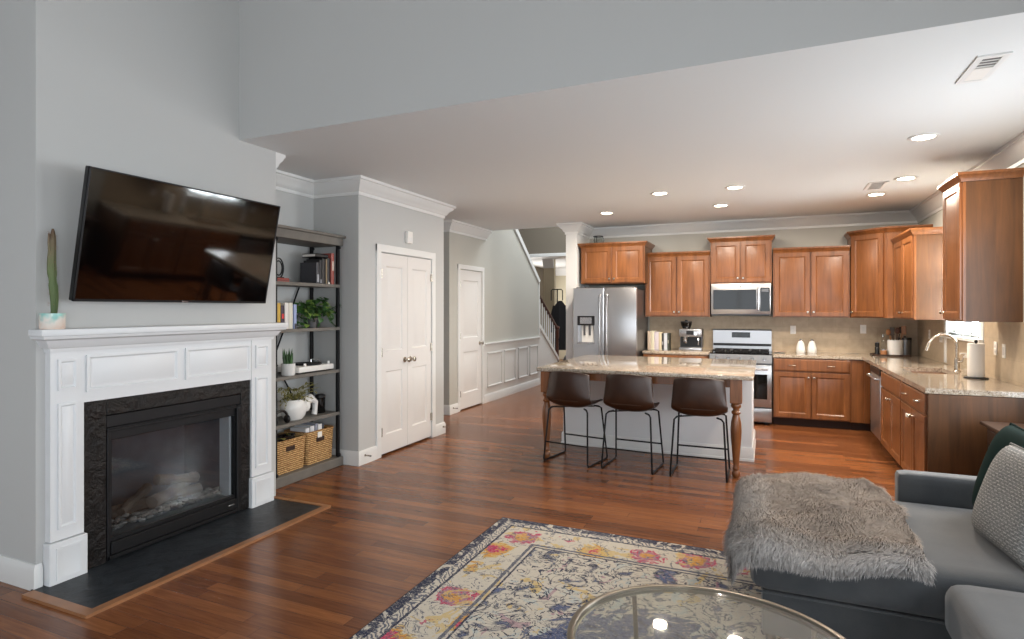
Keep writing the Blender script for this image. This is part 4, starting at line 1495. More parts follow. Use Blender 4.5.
m = MB(); m.box(0.10, 0.20, 0.007, 0.012, 0.225, 0.28, 0.002); m.build('display', 'black_plastic', hd)
m = MB(); m.lathe([(0, 0), (0.036, 0), (0.036, 0.03), (0.028, 0.05), (0, 0.05)], M=Matrix.Translation((0.085, 0.06, 0.195)) @ Matrix.Rotation(PI, 4, 'X'), seg=18); m.build('group_head', 'chrome', hd)
m = MB(); m.lathe([(0, 0), (0.032, 0), (0.034, 0.03), (0, 0.03)], cx=0.085, cy=0.06, cz=0.115, seg=18); m.cyl((0.085, 0.03, 0.13), (0.11, -0.09, 0.12), 0.011, 10, 0.014); m.build('portafilter', 'chrome', em)
m = MB(); m.tube([(0.25, 0.05, 0.2), (0.262, 0.03, 0.15), (0.262, 0.02, 0.08)], 0.005, 8); m.build('steam_wand', 'chrome', em)
m = MB(); m.cyl((0.225, 0.012, 0.235), (0.225, -0.006, 0.235), 0.02, 14); m.build('dial', 'chrome', hd)
m = MB(); m.lathe([(0, 0.305), (0.05, 0.305), (0.075, 0.36), (0.078, 0.395), (0, 0.395)], cx=0.085, cy=0.14, seg=24); hpz = m.build('bean_hopper', 'dark_glass', em)
m = MB(); m.lathe([(0, 0.395), (0.08, 0.395), (0.078, 0.41), (0.02, 0.413), (0.018, 0.43), (0, 0.43)], cx=0.085, cy=0.14, seg=24); m.build('hopper_lid', 'black_plastic', hpz)

for i, (x, y, lab) in enumerate(((0.425, 8.72, 'left of the two white bottle shakers by the backsplash'), (0.56, 8.74, 'right of the two white bottle shakers by the backsplash'))):
    s_ = thing('shaker', lab, 'shaker', (x, y, ZT), 0, 'white shakers')
    m = MB(); m.lathe([(0, 0), (0.05, 0), (0.056, 0.01), (0.055, 0.06), (0.044, 0.12), (0.026, 0.16), (0, 0.162)], seg=22); m.build('body', 'white_ceramic', s_)
    m = MB(); m.lathe([(0, 0.16), (0.026, 0.16), (0.022, 0.178), (0.01, 0.186), (0, 0.187)], seg=18); m.build('cap', 'steel', s_)
ds = thing('spoon_rest', 'small white dish on the counter right beside the range', 'dish', (0.165, 8.66, ZT))
m = MB(); m.lathe([(0, 0), (0.045, 0), (0.07, 0.014), (0.072, 0.017), (0.066, 0.016), (0.04, 0.006), (0, 0.006)], seg=24, sx=1.15); m.build('dish', 'white_ceramic', ds)
m = MB(); m.lathe([(0.071, 0.0145), (0.074, 0.0165), (0.071, 0.0185), (0.068, 0.0165), (0.071, 0.0145)], seg=24, sx=1.15); m.build('rim', 'hearth_wood', ds)
tr = thing('counter_tray', 'dark low tray under the utensil crock in the corner', 'tray', (1.44, 8.62, ZT))
m = MB(); m.box(-0.22, 0.18, -0.12, 0.13, 0, 0.012, 0.004); m.build('tray', 'espresso_wood', tr)
m = MB()
m.tube([(-0.215, -0.115, 0.016), (0.175, -0.115, 0.016), (0.175, 0.125, 0.016), (-0.215, 0.125, 0.016)], 0.007, 6, True); m.build('rim', 'espresso_wood', tr)
cr = thing('utensil_crock', 'white crock full of cooking utensils in the counter corner', 'crock', (1.475, 8.60, ZT + 0.012))
m = MB(); m.lathe([(0, 0), (0.078, 0), (0.084, 0.008), (0.084, 0.185), (0.078, 0.19), (0.074, 0.185), (0.074, 0.015), (0, 0.015)], seg=30); m.build('crock', 'white_ceramic', cr)
ut = [('wooden spoon leaning left in the white crock', 'utensil_wood', -0.04, 0.0, -0.07, 0.02, 0.30, 'spoon'), ('dark spatula standing left of centre in the crock', 'espresso_wood', -0.01, 0.02, -0.03, 0.02, 0.31, 'flat'),
      ('brown spoon at the middle of the crock', 'rail_wood', 0.02, -0.01, 0.02, -0.02, 0.32, 'spoon'), ('black ladle behind the others in the crock', 'black_plastic', 0.03, 0.03, 0.06, 0.03, 0.33, 'spoon'),
      ('pale wooden spatula leaning right in the crock', 'hearth_wood', 0.04, -0.02, 0.085, -0.03, 0.33, 'flat')]
for lab, mt_, x0, y0, x1, y1, h, kind in ut:
    u = thing('cooking_utensil', lab, 'utensil', (1.475, 8.60, ZT + 0.028), 0, 'utensils in the white crock')
    m = MB(); m.cyl((x0 * .6, y0 * .6, 0), (x1 * 0.8, y1 * 0.8, h * 0.76), 0.006, 8); m.build('handle', mt_, u)
    m = MB()
    if kind == 'spoon':
        m.ball((x1, y1, h * 0.9), 0.03, 14, (0.9, 0.35, 1.35))
    else:
        m.box(x1 - 0.026, x1 + 0.026, y1 - 0.004, y1 + 0.004, h * 0.74, h * 1.06, 0.004)
    m.build('head', mt_, u)
pg = thing('pepper_grinder', 'black grinder at the left edge of the corner tray', 'grinder', (1.285, 8.62, ZT + 0.012))
m = MB(); m.lathe([(0, 0), (0.026, 0), (0.026, 0.09), (0.02, 0.1), (0.026, 0.115), (0.026, 0.15), (0, 0.152)], seg=20); m.build('body', 'black_plastic', pg)
m = MB(); m.lathe([(0, 0.15), (0.012, 0.15), (0.012, 0.16), (0, 0.166)], seg=14); m.build('knob', 'steel', pg)
ob = thing('oil_bottle', 'tall clear oil bottle with steel spout left of the crock', 'bottle', (1.355, 8.66, ZT + 0.012))
m = MB(); m.lathe([(0, 0), (0.03, 0), (0.032, 0.01), (0.032, 0.14), (0.014, 0.18), (0.012, 0.22), (0, 0.22)], seg=20); m.build('bottle', 'clear_glass', ob)
m = MB(); m.lathe([(0, 0.22), (0.014, 0.22), (0.012, 0.235), (0.006, 0.26), (0, 0.262)], seg=14); m.build('spout', 'steel', ob)
kj = thing('salt_jar', 'short jar with pale contents in front of the oil bottle', 'jar', (1.345, 8.555, ZT + 0.012))
m = MB(); m.lathe([(0, 0), (0.034, 0), (0.036, 0.05), (0.03, 0.06), (0, 0.06)], seg=20); m.build('jar', 'utensil_wood', kj)
m = MB(); m.lathe([(0, 0.06), (0.034, 0.06), (0.034, 0.075), (0, 0.077)], seg=20); m.build('lid', 'steel', kj)
cn = thing('canister', 'grey steel canister behind and right of the utensil crock', 'canister', (1.60, 8.74, ZT))
m = MB(); m.lathe([(0, 0), (0.07, 0), (0.072, 0.2), (0, 0.2)], seg=24); m.build('body', 'steel_dark', cn)
m = MB(); m.lathe([(0, 0.2), (0.074, 0.2), (0.074, 0.225), (0.012, 0.23), (0.012, 0.245), (0, 0.246)], seg=24); m.build('lid', 'black_plastic', cn)

pt = thing('paper_towel_holder', 'white paper towel roll on a dark stand by the window', 'paper towels', (1.63, 6.12, ZT))
m = MB(); m.lathe([(0, 0), (0.085, 0), (0.085, 0.008), (0.07, 0.012), (0, 0.012)], seg=28); m.build('base', 'black_metal', pt)
m = MB(); m.cyl((0, 0, 0.01), (0, 0, 0.305), 0.008, 10); m.ball((0, 0, 0.312), 0.014, 12); m.build('rod', 'black_metal', pt)
m = MB(); m.lathe([(0.02, 0.014), (0.058, 0.014), (0.06, 0.018), (0.06, 0.29), (0.058, 0.294), (0.02, 0.294), (0.02, 0.014)], seg=30); m.build('paper_roll', 'paper', pt)
sb = thing('soap_bottle', 'clear soap bottle with pump beside the paper towels', 'bottle', (1.62, 6.36, ZT))
m = MB(); m.lathe([(0, 0), (0.028, 0), (0.03, 0.01), (0.03, 0.13), (0.014, 0.155), (0, 0.156)], seg=20); m.build('bottle', 'clear_glass', sb)
m = MB(); m.lathe([(0, 0.155), (0.016, 0.155), (0.016, 0.172), (0.006, 0.175), (0.006, 0.195), (0, 0.196)], seg=14); m.tube([(0, 0, 0.193), (-0.035, 0, 0.193), (-0.042, 0, 0.182)], 0.005, 8); m.build('pump', 'white_plastic', sb)


def plate(label, loc, rz, kind, n=1):
    p = thing('wall_outlet' if kind == 'outlet' else 'light_switch', label, 'outlet' if kind == 'outlet' else 'switch', loc, rz, 'wall plates')
    w = 0.07 + 0.046 * (n - 1)
    m = MB(); m.box(-w / 2, w / 2, -0.006, 0, -0.057, 0.057, 0.003); m.build('plate', 'white_plastic', p)
    for i in range(n):
        x = (i - (n - 1) / 2) * 0.046
        if kind == 'outlet':
            for z in (0.02, -0.02):
                m = MB(); m.box(x - 0.016, x + 0.016, -0.008, -0.004, z - 0.014, z + 0.014, 0.002); m.build('socket', 'white_ceramic', p)
        else:
            m = MB(); m.box(x - 0.016, x + 0.016, -0.009, -0.004, -0.033, 0.033, 0.002); m.build('rocker', 'white_ceramic', p)
    return p


YT, XT = YB - 0.012, XR - 0.012
plate('outlet plate on the tiles above the white shakers', (0.34, YT, 1.215), 0, 'outlet')
plate('switch plate on the back tiles between shakers and crock', (1.17, YT, 1.235), 0, 'switch')
plate('outlet plate on the right wall tiles near the crock corner', (XT, 8.30, 1.20), RR, 'outlet')
plate('double switch plate on the tiles left of the sink window', (XT, 7.80, 1.19), RR, 'switch', 2)
plate('outlet plate on the tiles first right of the sink window', (XT, 6.13, 1.17), RR, 'outlet')
plate('switch plate on the tiles second right of the sink window', (XT, 5.94, 1.16), RR, 'switch')

# ------------------------------------------------------------------ island
isl = thing('kitchen_island', 'pale grey kitchen island base on two turned brown legs', 'island', (-1.1, 6.75, 0))
IX0, IX1, IY0, IY1 = -2.075, -0.128, 6.25, 7.24
m = MB(); m.box(IX0, IX1, IY0, IY1, 0, 0.875); ib = m.build('body', 'island_paint', isl, True)
m = MB(); m.mould([(IX0, IY1), (IX0, IY0), (IX1, IY0), (IX1, IY1)], [(0, 0), (0.022, 0), (0.022, 0.02), (0.016, 0.026), (0.016, 0.115), (0.008, 0.135), (0, 0.135)], -1)
m.build('baseboard', 'trim_white', isl, True)
m = MB()
m.box(-2.06, -2.02, 5.60, IY0, 0.80, 0.875); m.box(-0.265, -0.225, 5.60, IY0, 0.80, 0.875); m.box(-2.04, -0.24, 5.585, 5.61, 0.80, 0.875)
m.build('apron', 'leg_wood', isl, True)
LEG = [(0.0, 0.0), (0.026, 0.0), (0.034, 0.02), (0.036, 0.04), (0.030, 0.058), (0.024, 0.066), (0.030, 0.078), (0.030, 0.09), (0.024, 0.10), (0.026, 0.13),
       (0.036, 0.25), (0.045, 0.36), (0.047, 0.42), (0.043, 0.49), (0.032, 0.54), (0.027, 0.56), (0.036, 0.568), (0.040, 0.580), (0.036, 0.592), (0.026, 0.60),
       (0.026, 0.612), (0.040, 0.625), (0.044, 0.64), (0.040, 0.655), (0.03, 0.665), (0.0, 0.665)]
for x in (-2.035, -0.245):
    m = MB(); m.lathe(LEG, cx=x, cy=5.60, seg=24); m.box(x - 0.05, x + 0.05, 5.55, 5.65, 0.662, 0.875, 0.005)
    m.build('leg', 'leg_wood', isl, True)
ic = thing('island_countertop', 'large speckled granite slab with ogee edge on the island', 'countertop', (-1.1, 6.4, 0.875))
m = MB(); m.box(-2.115, -0.098, 5.51, 7.29, 0.876, 0.916, 0.010, 3); m.build('worktop', 'granite', ic, True)
ou = thing('island_outlet', 'small white outlet on the end of the island', 'outlet', (IX0, 6.75, 0.62), R(-90))
m = MB(); m.box(-0.035, 0.035, -0.006, 0, -0.057, 0.057, 0.003); m.build('plate', 'white_plastic', ou)
m = MB(); m.box(-0.016, 0.016, -0.008, -0.004, 0.006, 0.034, 0.002); m.build('socket', 'white_ceramic', ou)

# ------------------------------------------------------------------ bar stools
def make_stool(loc, rz, label):
    s_ = thing('bar_stool', label, 'bar stool', loc, rz, 'brown leather bar stools')
    # local: backrest to -y (towards the camera), seat to +y
    prof = [(-0.215, 0.900), (-0.224, 0.86), (-0.228, 0.77), (-0.222, 0.68), (-0.205, 0.61), (-0.165, 0.563), (-0.10, 0.545), (0.0, 0.545), (0.10, 0.556), (0.17, 0.566), (0.21, 0.556)]
    wid = [0.215, 0.226, 0.234, 0.240, 0.245, 0.248, 0.248, 0.244, 0.236, 0.222, 0.20]
    nu = 14
    rows = []
    for i, ((y, z), w) in enumerate(zip(prof, wid)):
        back = max(0.0, min(1.0, (z - 0.55) / 0.17))
        row = []
        for k in range(nu + 1):
            u = -1 + 2 * k / nu
            curl = abs(u) ** 2.6
            yy = y + curl * 0.085 * back
            zz = z + curl * 0.055 * (1 - back) * (1 if i < 9 else 0.6)
            if i == 0:
                zz -= 0.03 * curl
            row.append((w * u * (1 - 0.03 * curl), yy, zz))
        rows.append(row)
    m = MB()
    m.rings(rows, cap0=False, cap1=False, closed=False)
    sh = m.build('seat_shell', 'brown_leather', s_, smooth=80)
    mod = sh.modifiers.new('thick', 'SOLIDIFY'); mod.thickness = 0.022; mod.offset = 0.0
    mod = sh.modifiers.new('round', 'SUBSURF'); mod.levels = 1; mod.render_levels = 2
    m = MB(); m.tube([(x_, -0.234, 0.62 + 0.0 * x_) for x_ in (-0.14, -0.05, 0.05, 0.14)], 0.003, 6); m.build('seam', 'espresso_wood', sh)
    for s in (-1, 1):
        m = MB()
        fx, rx = 0.245 * s, 0.245 * s
        m.tube([(0.15 * s, -0.12, 0.537), (0.19 * s, -0.15, 0.53), (0.21 * s, -0.172, 0.51), (0.238 * s, -0.225, 0.03), (0.238 * s, -0.215, 0.009), (0.238 * s, -0.19, 0.009),
                (0.238 * s, 0.19, 0.009), (0.238 * s, 0.215, 0.009), (0.236 * s, 0.222, 0.03), (0.21 * s, 0.14, 0.52), (0.19 * s, 0.12, 0.535), (0.15 * s, 0.10, 0.54)], 0.0085, 8)
        m.build('sled_leg', 'black_metal', s_)
    m = MB(); m.cyl((-0.228, 0.192, 0.20), (0.228, 0.192, 0.20), 0.008, 8); m.build('footrest', 'black_metal', s_)
    m = MB(); m.cyl((-0.23, -0.205, 0.195), (0.23, -0.205, 0.195), 0.007, 8); m.build('rear_rail', 'black_metal', s_)
    m = MB(); m.cyl((-0.16, -0.12, 0.532), (0.16, 0.10, 0.536), 0.007, 6); m.build('seat_brace', 'black_metal', s_)
    return s_


st1 = make_stool((-1.735, 5.62, 0), R(-10), 'leftmost brown leather bar stool, nearest the hall')
copy_thing(st1, (-1.165, 5.61, 0), R(-4), 'middle of the three brown leather bar stools at the island')
copy_thing(st1, (-0.548, 5.605, 0), R(0), 'rightmost brown leather bar stool, nearest the sofa')

# ------------------------------------------------------------------ recessed lights and ceiling vents
LP = [((1.05, 5.10), 'nearest recessed light on the right, by the big ceiling vent'), ((1.226, 6.64), 'recessed light above the sink, near the small ceiling vent'),
      ((1.10, 7.44), 'recessed light in the corner above the dishwasher'), ((-0.292, 6.44), 'recessed light in front of the range, above the right end of the island'),
      ((-0.50, 7.50), 'recessed light closest to the microwave'), ((-1.05, 6.455), 'recessed light over the middle of the island'),
      ((-1.90, 7.50), 'leftmost recessed light, in front of the fridge')]


def recessed(loc, label):
    t = thing('recessed_light', label, 'ceiling light', (loc[0], loc[1], ZC), 0, 'recessed kitchen lights')
    m = MB(); m.lathe([(0.068, -0.001), (0.098, -0.001), (0.098, -0.006), (0.09, -0.010), (0.072, -0.008), (0.068, -0.001)], seg=28); m.build('trim_ring', 'trim_white', t)
    m = MB(); m.lathe([(0, -0.0015), (0.070, -0.0015), (0.068, -0.006), (0, -0.0065)], seg=28); m.build('lens', 'lamp_lens', t)
    return t


r0 = recessed(*LP[0])
for loc, lab in LP[1:]:
    copy_thing(r0, (loc[0], loc[1], ZC), 0, lab)
for loc, lab in LP:
    d = bpy.data.lights.new('recessed_lamp', 'AREA')
    d.shape = 'DISK'; d.size = 0.13; d.energy = KITCHEN_W; d.color = WARM; d.spread = R(178)
    o = bpy.data.objects.new('recessed_lamp', d); COL.objects.link(o); o.location = (loc[0], loc[1], ZC - 0.012)


def vent(label, x, y, lx, ly, nx, half):
    t = thing('ceiling_vent', label, 'vent', (x, y, ZC), 0, 'ceiling vents')
    m = MB()
    for a, b, c, d in ((-lx, -lx + .03, -ly, ly), (lx - .03, lx, -ly, ly), (-lx + .03, lx - .03, -ly, -ly + .03), (-lx + .03, lx - .03, ly - .03, ly)):
        m.box(a, b, c, d, -0.008, 0.0)
    m.build('frame', 'trim_white', t)
    m = MB(); m.box(-lx + .02, lx - .02, -ly + .02, ly - .02, -0.002, -0.0005); m.build('duct', 'white_plastic' if half else 'black_plastic', t)
    m = MB()
    n = nx
    for i in range(n):
        y_ = -ly + 0.035 + (2 * ly - 0.07) * i / (n - 1)
        m.box(-lx + .025, lx - .025, y_ - 0.006, y_ + 0.004, -0.007, -0.0025)
    m.build('louvre', 'trim_white', t)
    if half:
        m = MB(); m.box(-lx + .03, lx - .03, -0.02, ly - 0.04, -0.0085, -0.006); m.build('damper_plate', 'white_plastic', t)
        m = MB(); m.box(-lx + .035, lx - .03, -ly + 0.05, -0.03, -0.0045, -0.003); m.build('grille', 'steel_dark', t)
    return t


vent('large white ceiling vent with grey grille near the ceiling edge', 1.03, 3.77, 0.07, 0.19, 9, True)
vent('small dark slotted ceiling vent between the recessed lights', 1.02, 6.92, 0.085, 0.19, 8, False)
db = thing('door_chime', 'small white box on the wall above the closet door', 'door chime', (XB, 5.42, 2.275), L90)
m = MB(); m.box(-0.05, 0.05, -0.04, 0, -0.065, 0.065, 0.006, 2); m.build('case', 'white_plastic', db)
m = MB(); m.box(-0.035, 0.035, -0.042, -0.038, -0.045, 0.0, 0.002); m.build('grille', 'trim_white', db)


def door_stop(label, loc, rz):
    t = thing('door_stop', label, 'door stop', loc, rz, 'door stops')
    m = MB(); m.tube([(0.006 * math.cos(k * 1.2), -0.06 * k / 40, 0.006 * math.sin(k * 1.2)) for k in range(41)], 0.0018, 5); m.build('spring', 'nickel', t)
    m = MB(); m.cyl((0, -0.058, 0), (0, -0.072, 0), 0.008, 10); m.build('tip', 'steel_dark', t)
    m = MB(); m.cyl((0, 0, 0), (0, -0.004, 0), 0.011, 12); m.build('base', 'nickel', t)


door_stop('spring door stop on the baseboard left of the closet doors', (XB + 0.018, 4.66, 0.085), L90)
door_stop('spring door stop on the baseboard right of the closet doors', (XB + 0.018, 6.16, 0.085), L90)
door_stop('spring door stop on the baseboard left of the hall door', (XH + 0.018, 7.38, 0.085), L90)

# ------------------------------------------------------------------ staircase and front room
sc_ = thing('staircase', 'white balustered staircase with dark handrail at the end of the hall', 'staircase', (-4.2, 11.5, 0))
m = MB()
m.prism([(10.88, 0), (12.05, 0), (12.05, 0.41), (10.88, 1.20)], 'x', XH - 0.09, XH - 0.01)
m.prism([(12.09, 0.45), (12.09, 0.38), (10.88, 1.15), (10.88, 1.24)], 'x', XH - 0.11, XH + 0.012)
m.build('stringer', 'trim_white', sc_, True)
m = MB()
for i in range(5):
    yb = 12.25 - i * 0.27
    m.box(XH - 1.0, XH - 0.09, yb - 0.27, yb, 0.0 + 0.0, 0.185 * (i + 1) - 0.03)
m.build('riser', 'trim_white', sc_, True)
for i in range(5):
    yb = 12.25 - i * 0.27
    m = MB(); m.box(XH - 1.0, XH - 0.09, yb - 0.27, yb + 0.025, 0.185 * (i + 1) - 0.03, 0.185 * (i + 1), 0.004); m.build('tread', 'rail_wood', sc_, True)
m = MB()
m.tube([(XH - 0.05, 10.86, 1.86), (XH - 0.05, 12.10, 1.09)], 0.032, 8); m.build('handrail', 'rail_wood', sc_, True)
m = MB(); m.lathe([(0, 0), (0.05, 0), (0.05, 0.35), (0.03, 0.38), (0.042, 0.5), (0.028, 0.85), (0.045, 0.88), (0.045, 1.06), (0.06, 1.08), (0.05, 1.12), (0, 1.14)], cx=XH - 0.05, cy=12.13, seg=14)
m.build('newel_post', 'rail_wood', sc_, True)
for i in range(9):
    y_ = 10.95 + i * 0.125
    zt = 1.86 - (y_ - 10.86) * 0.609 - 0.02; zb = 1.22 - (y_ - 10.88) * 0.653
    m = MB(); m.cyl((XH - 0.05, y_, zb), (XH - 0.05, y_, zt), 0.011, 8); m.build('baluster', 'trim_white', sc_, True)

ck = thing('coat_rack', 'dark metal coat stand in the front room beyond the stairs', 'coat rack', (-4.50, 13.1, 0))
m = MB(); m.cyl((0, 0, 0.02), (0, 0, 1.95), 0.016, 10); m.build('pole', 'black_metal', ck)
m = MB(); m.lathe([(0, 0), (0.17, 0), (0.17, 0.015), (0.03, 0.03), (0, 0.03)], seg=24); m.build('base', 'black_metal', ck)
m = MB(); m.tube([(-0.15, 0, 1.70), (-0.15, 0, 1.93), (-0.12, 0, 1.96), (0.10, 0, 1.96), (0.13, 0, 1.93), (0.13, 0, 1.70)], 0.012, 8); m.build('hook_bar', 'black_metal', ck)
coat = thing('black_coat', 'long black coat hanging from the coat stand in the front room', 'coat', (-4.40, 13.02, 0.55))
m = MB()
rs = []
for i, (z, w, d) in enumerate(((0, 0.16, 0.09), (0.2, 0.17, 0.10), (0.5, 0.165, 0.10), (0.8, 0.16, 0.09), (1.0, 0.15, 0.08), (1.08, 0.09, 0.06), (1.14, 0.04, 0.035))):
    rs.append([(w * math.cos(2 * PI * k / 24) * (1 + 0.08 * math.sin(5 * 2 * PI * k / 24 + i)), d * math.sin(2 * PI * k / 24) * (1 + 0.1 * math.sin(7 * 2 * PI * k / 24)), z) for k in range(24)])
m.rings(rs); m.build('coat_body', 'dark_fabric', coat)
for s in (1, -1):
    m = MB(); m.tube([(0.12 * s, 0, 1.02), (0.175 * s, -0.02, 0.8), (0.19 * s, -0.04, 0.4)], 0.05, 10, radii=[0.06, 0.055, 0.05]); m.build('sleeve', 'dark_fabric', coat)
bgc = thing('shoe_bag', 'pale grey bag on the floor under the black coat', 'bag', (-4.28, 13.35, 0))
m = MB()
m.rings([[(w * math.copysign(abs(math.cos(a)) ** .6, math.cos(a)), d * math.copysign(abs(math.sin(a)) ** .6, math.sin(a)), z) for a in [2 * PI * k / 20 for k in range(20)]]
         for z, w, d in ((0, 0.14, 0.1), (0.1, 0.16, 0.12), (0.3, 0.15, 0.1), (0.4, 0.1, 0.05))]); m.build('bag_body', 'steel_dark', bgc)
m = MB(); m.tube([(-0.07, 0, 0.39), (-0.06, 0, 0.5), (0.06, 0, 0.5), (0.07, 0, 0.39)], 0.008, 6); m.build('strap', 'black_plastic', bgc)

# ------------------------------------------------------------------ sofa
def soft_box(m, x0, x1, y0, y1, z0, z1, r=0.05, crown=0.0, n=10):
    """upholstered block: rounded corners and a slightly domed top"""
    cx, cy, cz = (x0 + x1) / 2, (y0 + y1) / 2, (z0 + z1) / 2
    hx, hy, hz = (x1 - x0) / 2, (y1 - y0) / 2, (z1 - z0) / 2
    bm = bmesh.new()
    r_ = bmesh.ops.create_cube(bm, size=2)
    bmesh.ops.subdivide_edges(bm, edges=bm.edges[:], cuts=n, use_grid_fill=True)
    allv = bm.verts[:]
    for v in allv:
        p = Vector((v.co.x, v.co.y, v.co.z))
        def warp(c, h):
            # put most samples close to the edges
            return h * math.copysign(abs(c) ** 0.55, c)
        q = Vector((warp(p.x, hx), warp(p.y, hy), warp(p.z, hz)))
        inner = Vector((max(-hx + r, min(hx - r, q.x)), max(-hy + r, min(hy - r, q.y)), max(-hz + r, min(hz - r, q.z))))
        d = q - inner
        if d.length > 1e-9:
            q = inner + d.normalized() * min(r, max(d.length, r))
        if p.z > 0:
            q.z += crown * (1 - (q.x / hx) ** 2) * (1 - (q.y / hy) ** 2)
        v.co = Vector((cx, cy, cz)) + q
    tmp = bpy.data.meshes.new('tmp')
    bm.to_mesh(tmp)
    bm.free()
    m.bm.from_mesh(tmp)
    bpy.data.meshes.remove(tmp)
    return m


so = thing('sectional_sofa', 'grey velvet sectional sofa with a chaise end', 'sofa', (0.7, 2.4, 0))
m = MB(); soft_box(m, -0.02, 1.62, 2.84, 3.93, 0.05, 0.258, 0.02); m.build('chaise_base', 'sofa_velvet', so, True)
m = MB(); soft_box(m, -0.065, 1.30, 2.80, 3.825, 0.255, 0.452, 0.055, 0.012); soft_box(m, -0.065, 0.66, 3.4, 3.935, 0.255, 0.450, 0.055, 0.0); m.build('chaise_cushion', 'sofa_velvet', so, True)
m = MB()
for y in (2.803,):
    m.tube([(-0.04, y, 0.262), (0.6, y, 0.262), (1.2, y, 0.262)], 0.005, 6)
m.build('piping', 'sofa_velvet', so, True)
m = MB(); soft_box(m, 0.67, 1.62, 3.825, 3.945, 0.05, 0.595, 0.028); m.build('arm', 'sofa_velvet', so, True)
m = MB(); soft_box(m, 0.70, 1.62, 0.55, 2.80, 0.05, 0.258, 0.02); m.build('seat_base', 'sofa_velvet', so, True)
for y0, y1 in ((1.70, 2.765), (0.62, 1.69)):
    m = MB(); soft_box(m, 0.625, 1.30, y0, y1, 0.245, 0.462, 0.062, 0.015); m.build('seat_cushion', 'sofa_velvet', so, True)
m = MB(); soft_box(m, 1.36, 1.62, 0.45, 3.93, 0.05, 0.80, 0.04); m.build('backrest', 'sofa_velvet', so, True)
m = MB(); soft_box(m, 0.67, 1.62, 0.45, 0.57, 0.05, 0.595, 0.028); m.build('arm', 'sofa_velvet', so, True)
for x, y in ((0.02, 2.9), (0.02, 3.86), (1.55, 3.86), (0.76, 0.6), (1.55, 0.6)):
    m = MB(); m.lathe([(0, 0), (0.02, 0), (0.026, 0.06), (0, 0.06)], cx=x, cy=y, seg=12); m.build('foot', 'espresso_wood', so, True)


def pillow(name, label, loc, rot, w, h, t, mat):
    """square throw pillow standing in its local XZ plane (origin at the bottom middle)"""
    p = thing(name, label, 'pillow', loc, 0, None, rot)
    m = MB()
    n = 22
    bm = m.bm
    uvl = bm.loops.layers.uv.new('UVMap')
    rows = {}
    for side in (1, -1):
        for i in range(n + 1):
            for j in range(n + 1):
                u, v = -1 + 2 * i / n, -1 + 2 * j / n
                pinch = 1 - 0.07 * (1 - u * u) * (abs(v) ** 2) - 0.0
                pinch2 = 1 - 0.07 * (1 - v * v) * (abs(u) ** 2)
                th = t / 2 * (max(0, 1 - u ** 4) ** 0.55) * (max(0, 1 - v ** 4) ** 0.55)
                cr_ = 1 - 0.05 * (u * u * v * v)
                edge = abs(u) > 0.999 or abs(v) > 0.999
                if edge and side == -1:
                    rows[(side, i, j)] = rows[(1, i, j)]
                    continue
                wob = 0.012 * math.sin(3.1 * u + 1.2 * v) * (1 - u * u) * (1 - v * v)
                rows[(side, i, j)] = bm.verts.new((u * w / 2 * pinch2 * cr_, side * th + wob, h / 2 + v * h / 2 * pinch * cr_))
        for i in range(n):
            for j in range(n):
                f = bm.faces.new((rows[(side, i, j)], rows[(side, i + 1, j)], rows[(side, i + 1, j + 1)], rows[(side, i, j + 1)]))
                for l, (a, b) in zip(f.loops, ((i, j), (i + 1, j), (i + 1, j + 1), (i, j + 1))):
                    l[uvl].uv = (a / n, b / n)
    m.build('cushion', mat, p, smooth=80)
    m = MB()
    loop = []
    for (a, b) in [(i, -1) for i in range(-10, 10)] + [(10 / 10 * 10, 0)] * 0:
        pass
    def E(u, v):
        pinch = 1 - 0.07 * (1 - u * u) * (abs(v) ** 2); pinch2 = 1 - 0.07 * (1 - v * v) * (abs(u) ** 2); cr_ = 1 - 0.05 * (u * u * v * v)
        return (u * w / 2 * pinch2 * cr_, 0, h / 2 + v * h / 2 * pinch * cr_)
    ts = [-1 + 2 * i / 12 for i in range(12)]
    loop = [E(t_, -1) for t_ in ts] + [E(1, t_) for t_ in ts] + [E(-t_, 1) for t_ in ts] + [E(-1, -t_) for t_ in ts]
    m.tube(loop, 0.005, 6, True)
    m.build('piping', mat, p)
    return p


# pillows lean back against the sofa back, faces towards the fireplace (-X)
pillow('throw_pillow', 'dark green velvet pillow leaning in the sofa corner by the arm', (0.985, 3.46, 0.45), (R(-17), 0, R(-90)), 0.52, 0.51, 0.16, 'green_velvet')
pillow('throw_pillow', 'light grey woven pillow in front of the green one', (0.92, 3.16, 0.455), (R(-19), 0, R(-84)), 0.50, 0.46, 0.16, 'woven_knit')

# ------------------------------------------------------------------ fur throw
ft = thing('fur_throw', 'shaggy grey brown fur throw spread over the chaise', 'throw blanket', (0.2, 3.2, 0.45))
FU0, FU1, FV0, FV1 = -0.16, 0.66, 2.74, 3.98     # plan extent before the drape


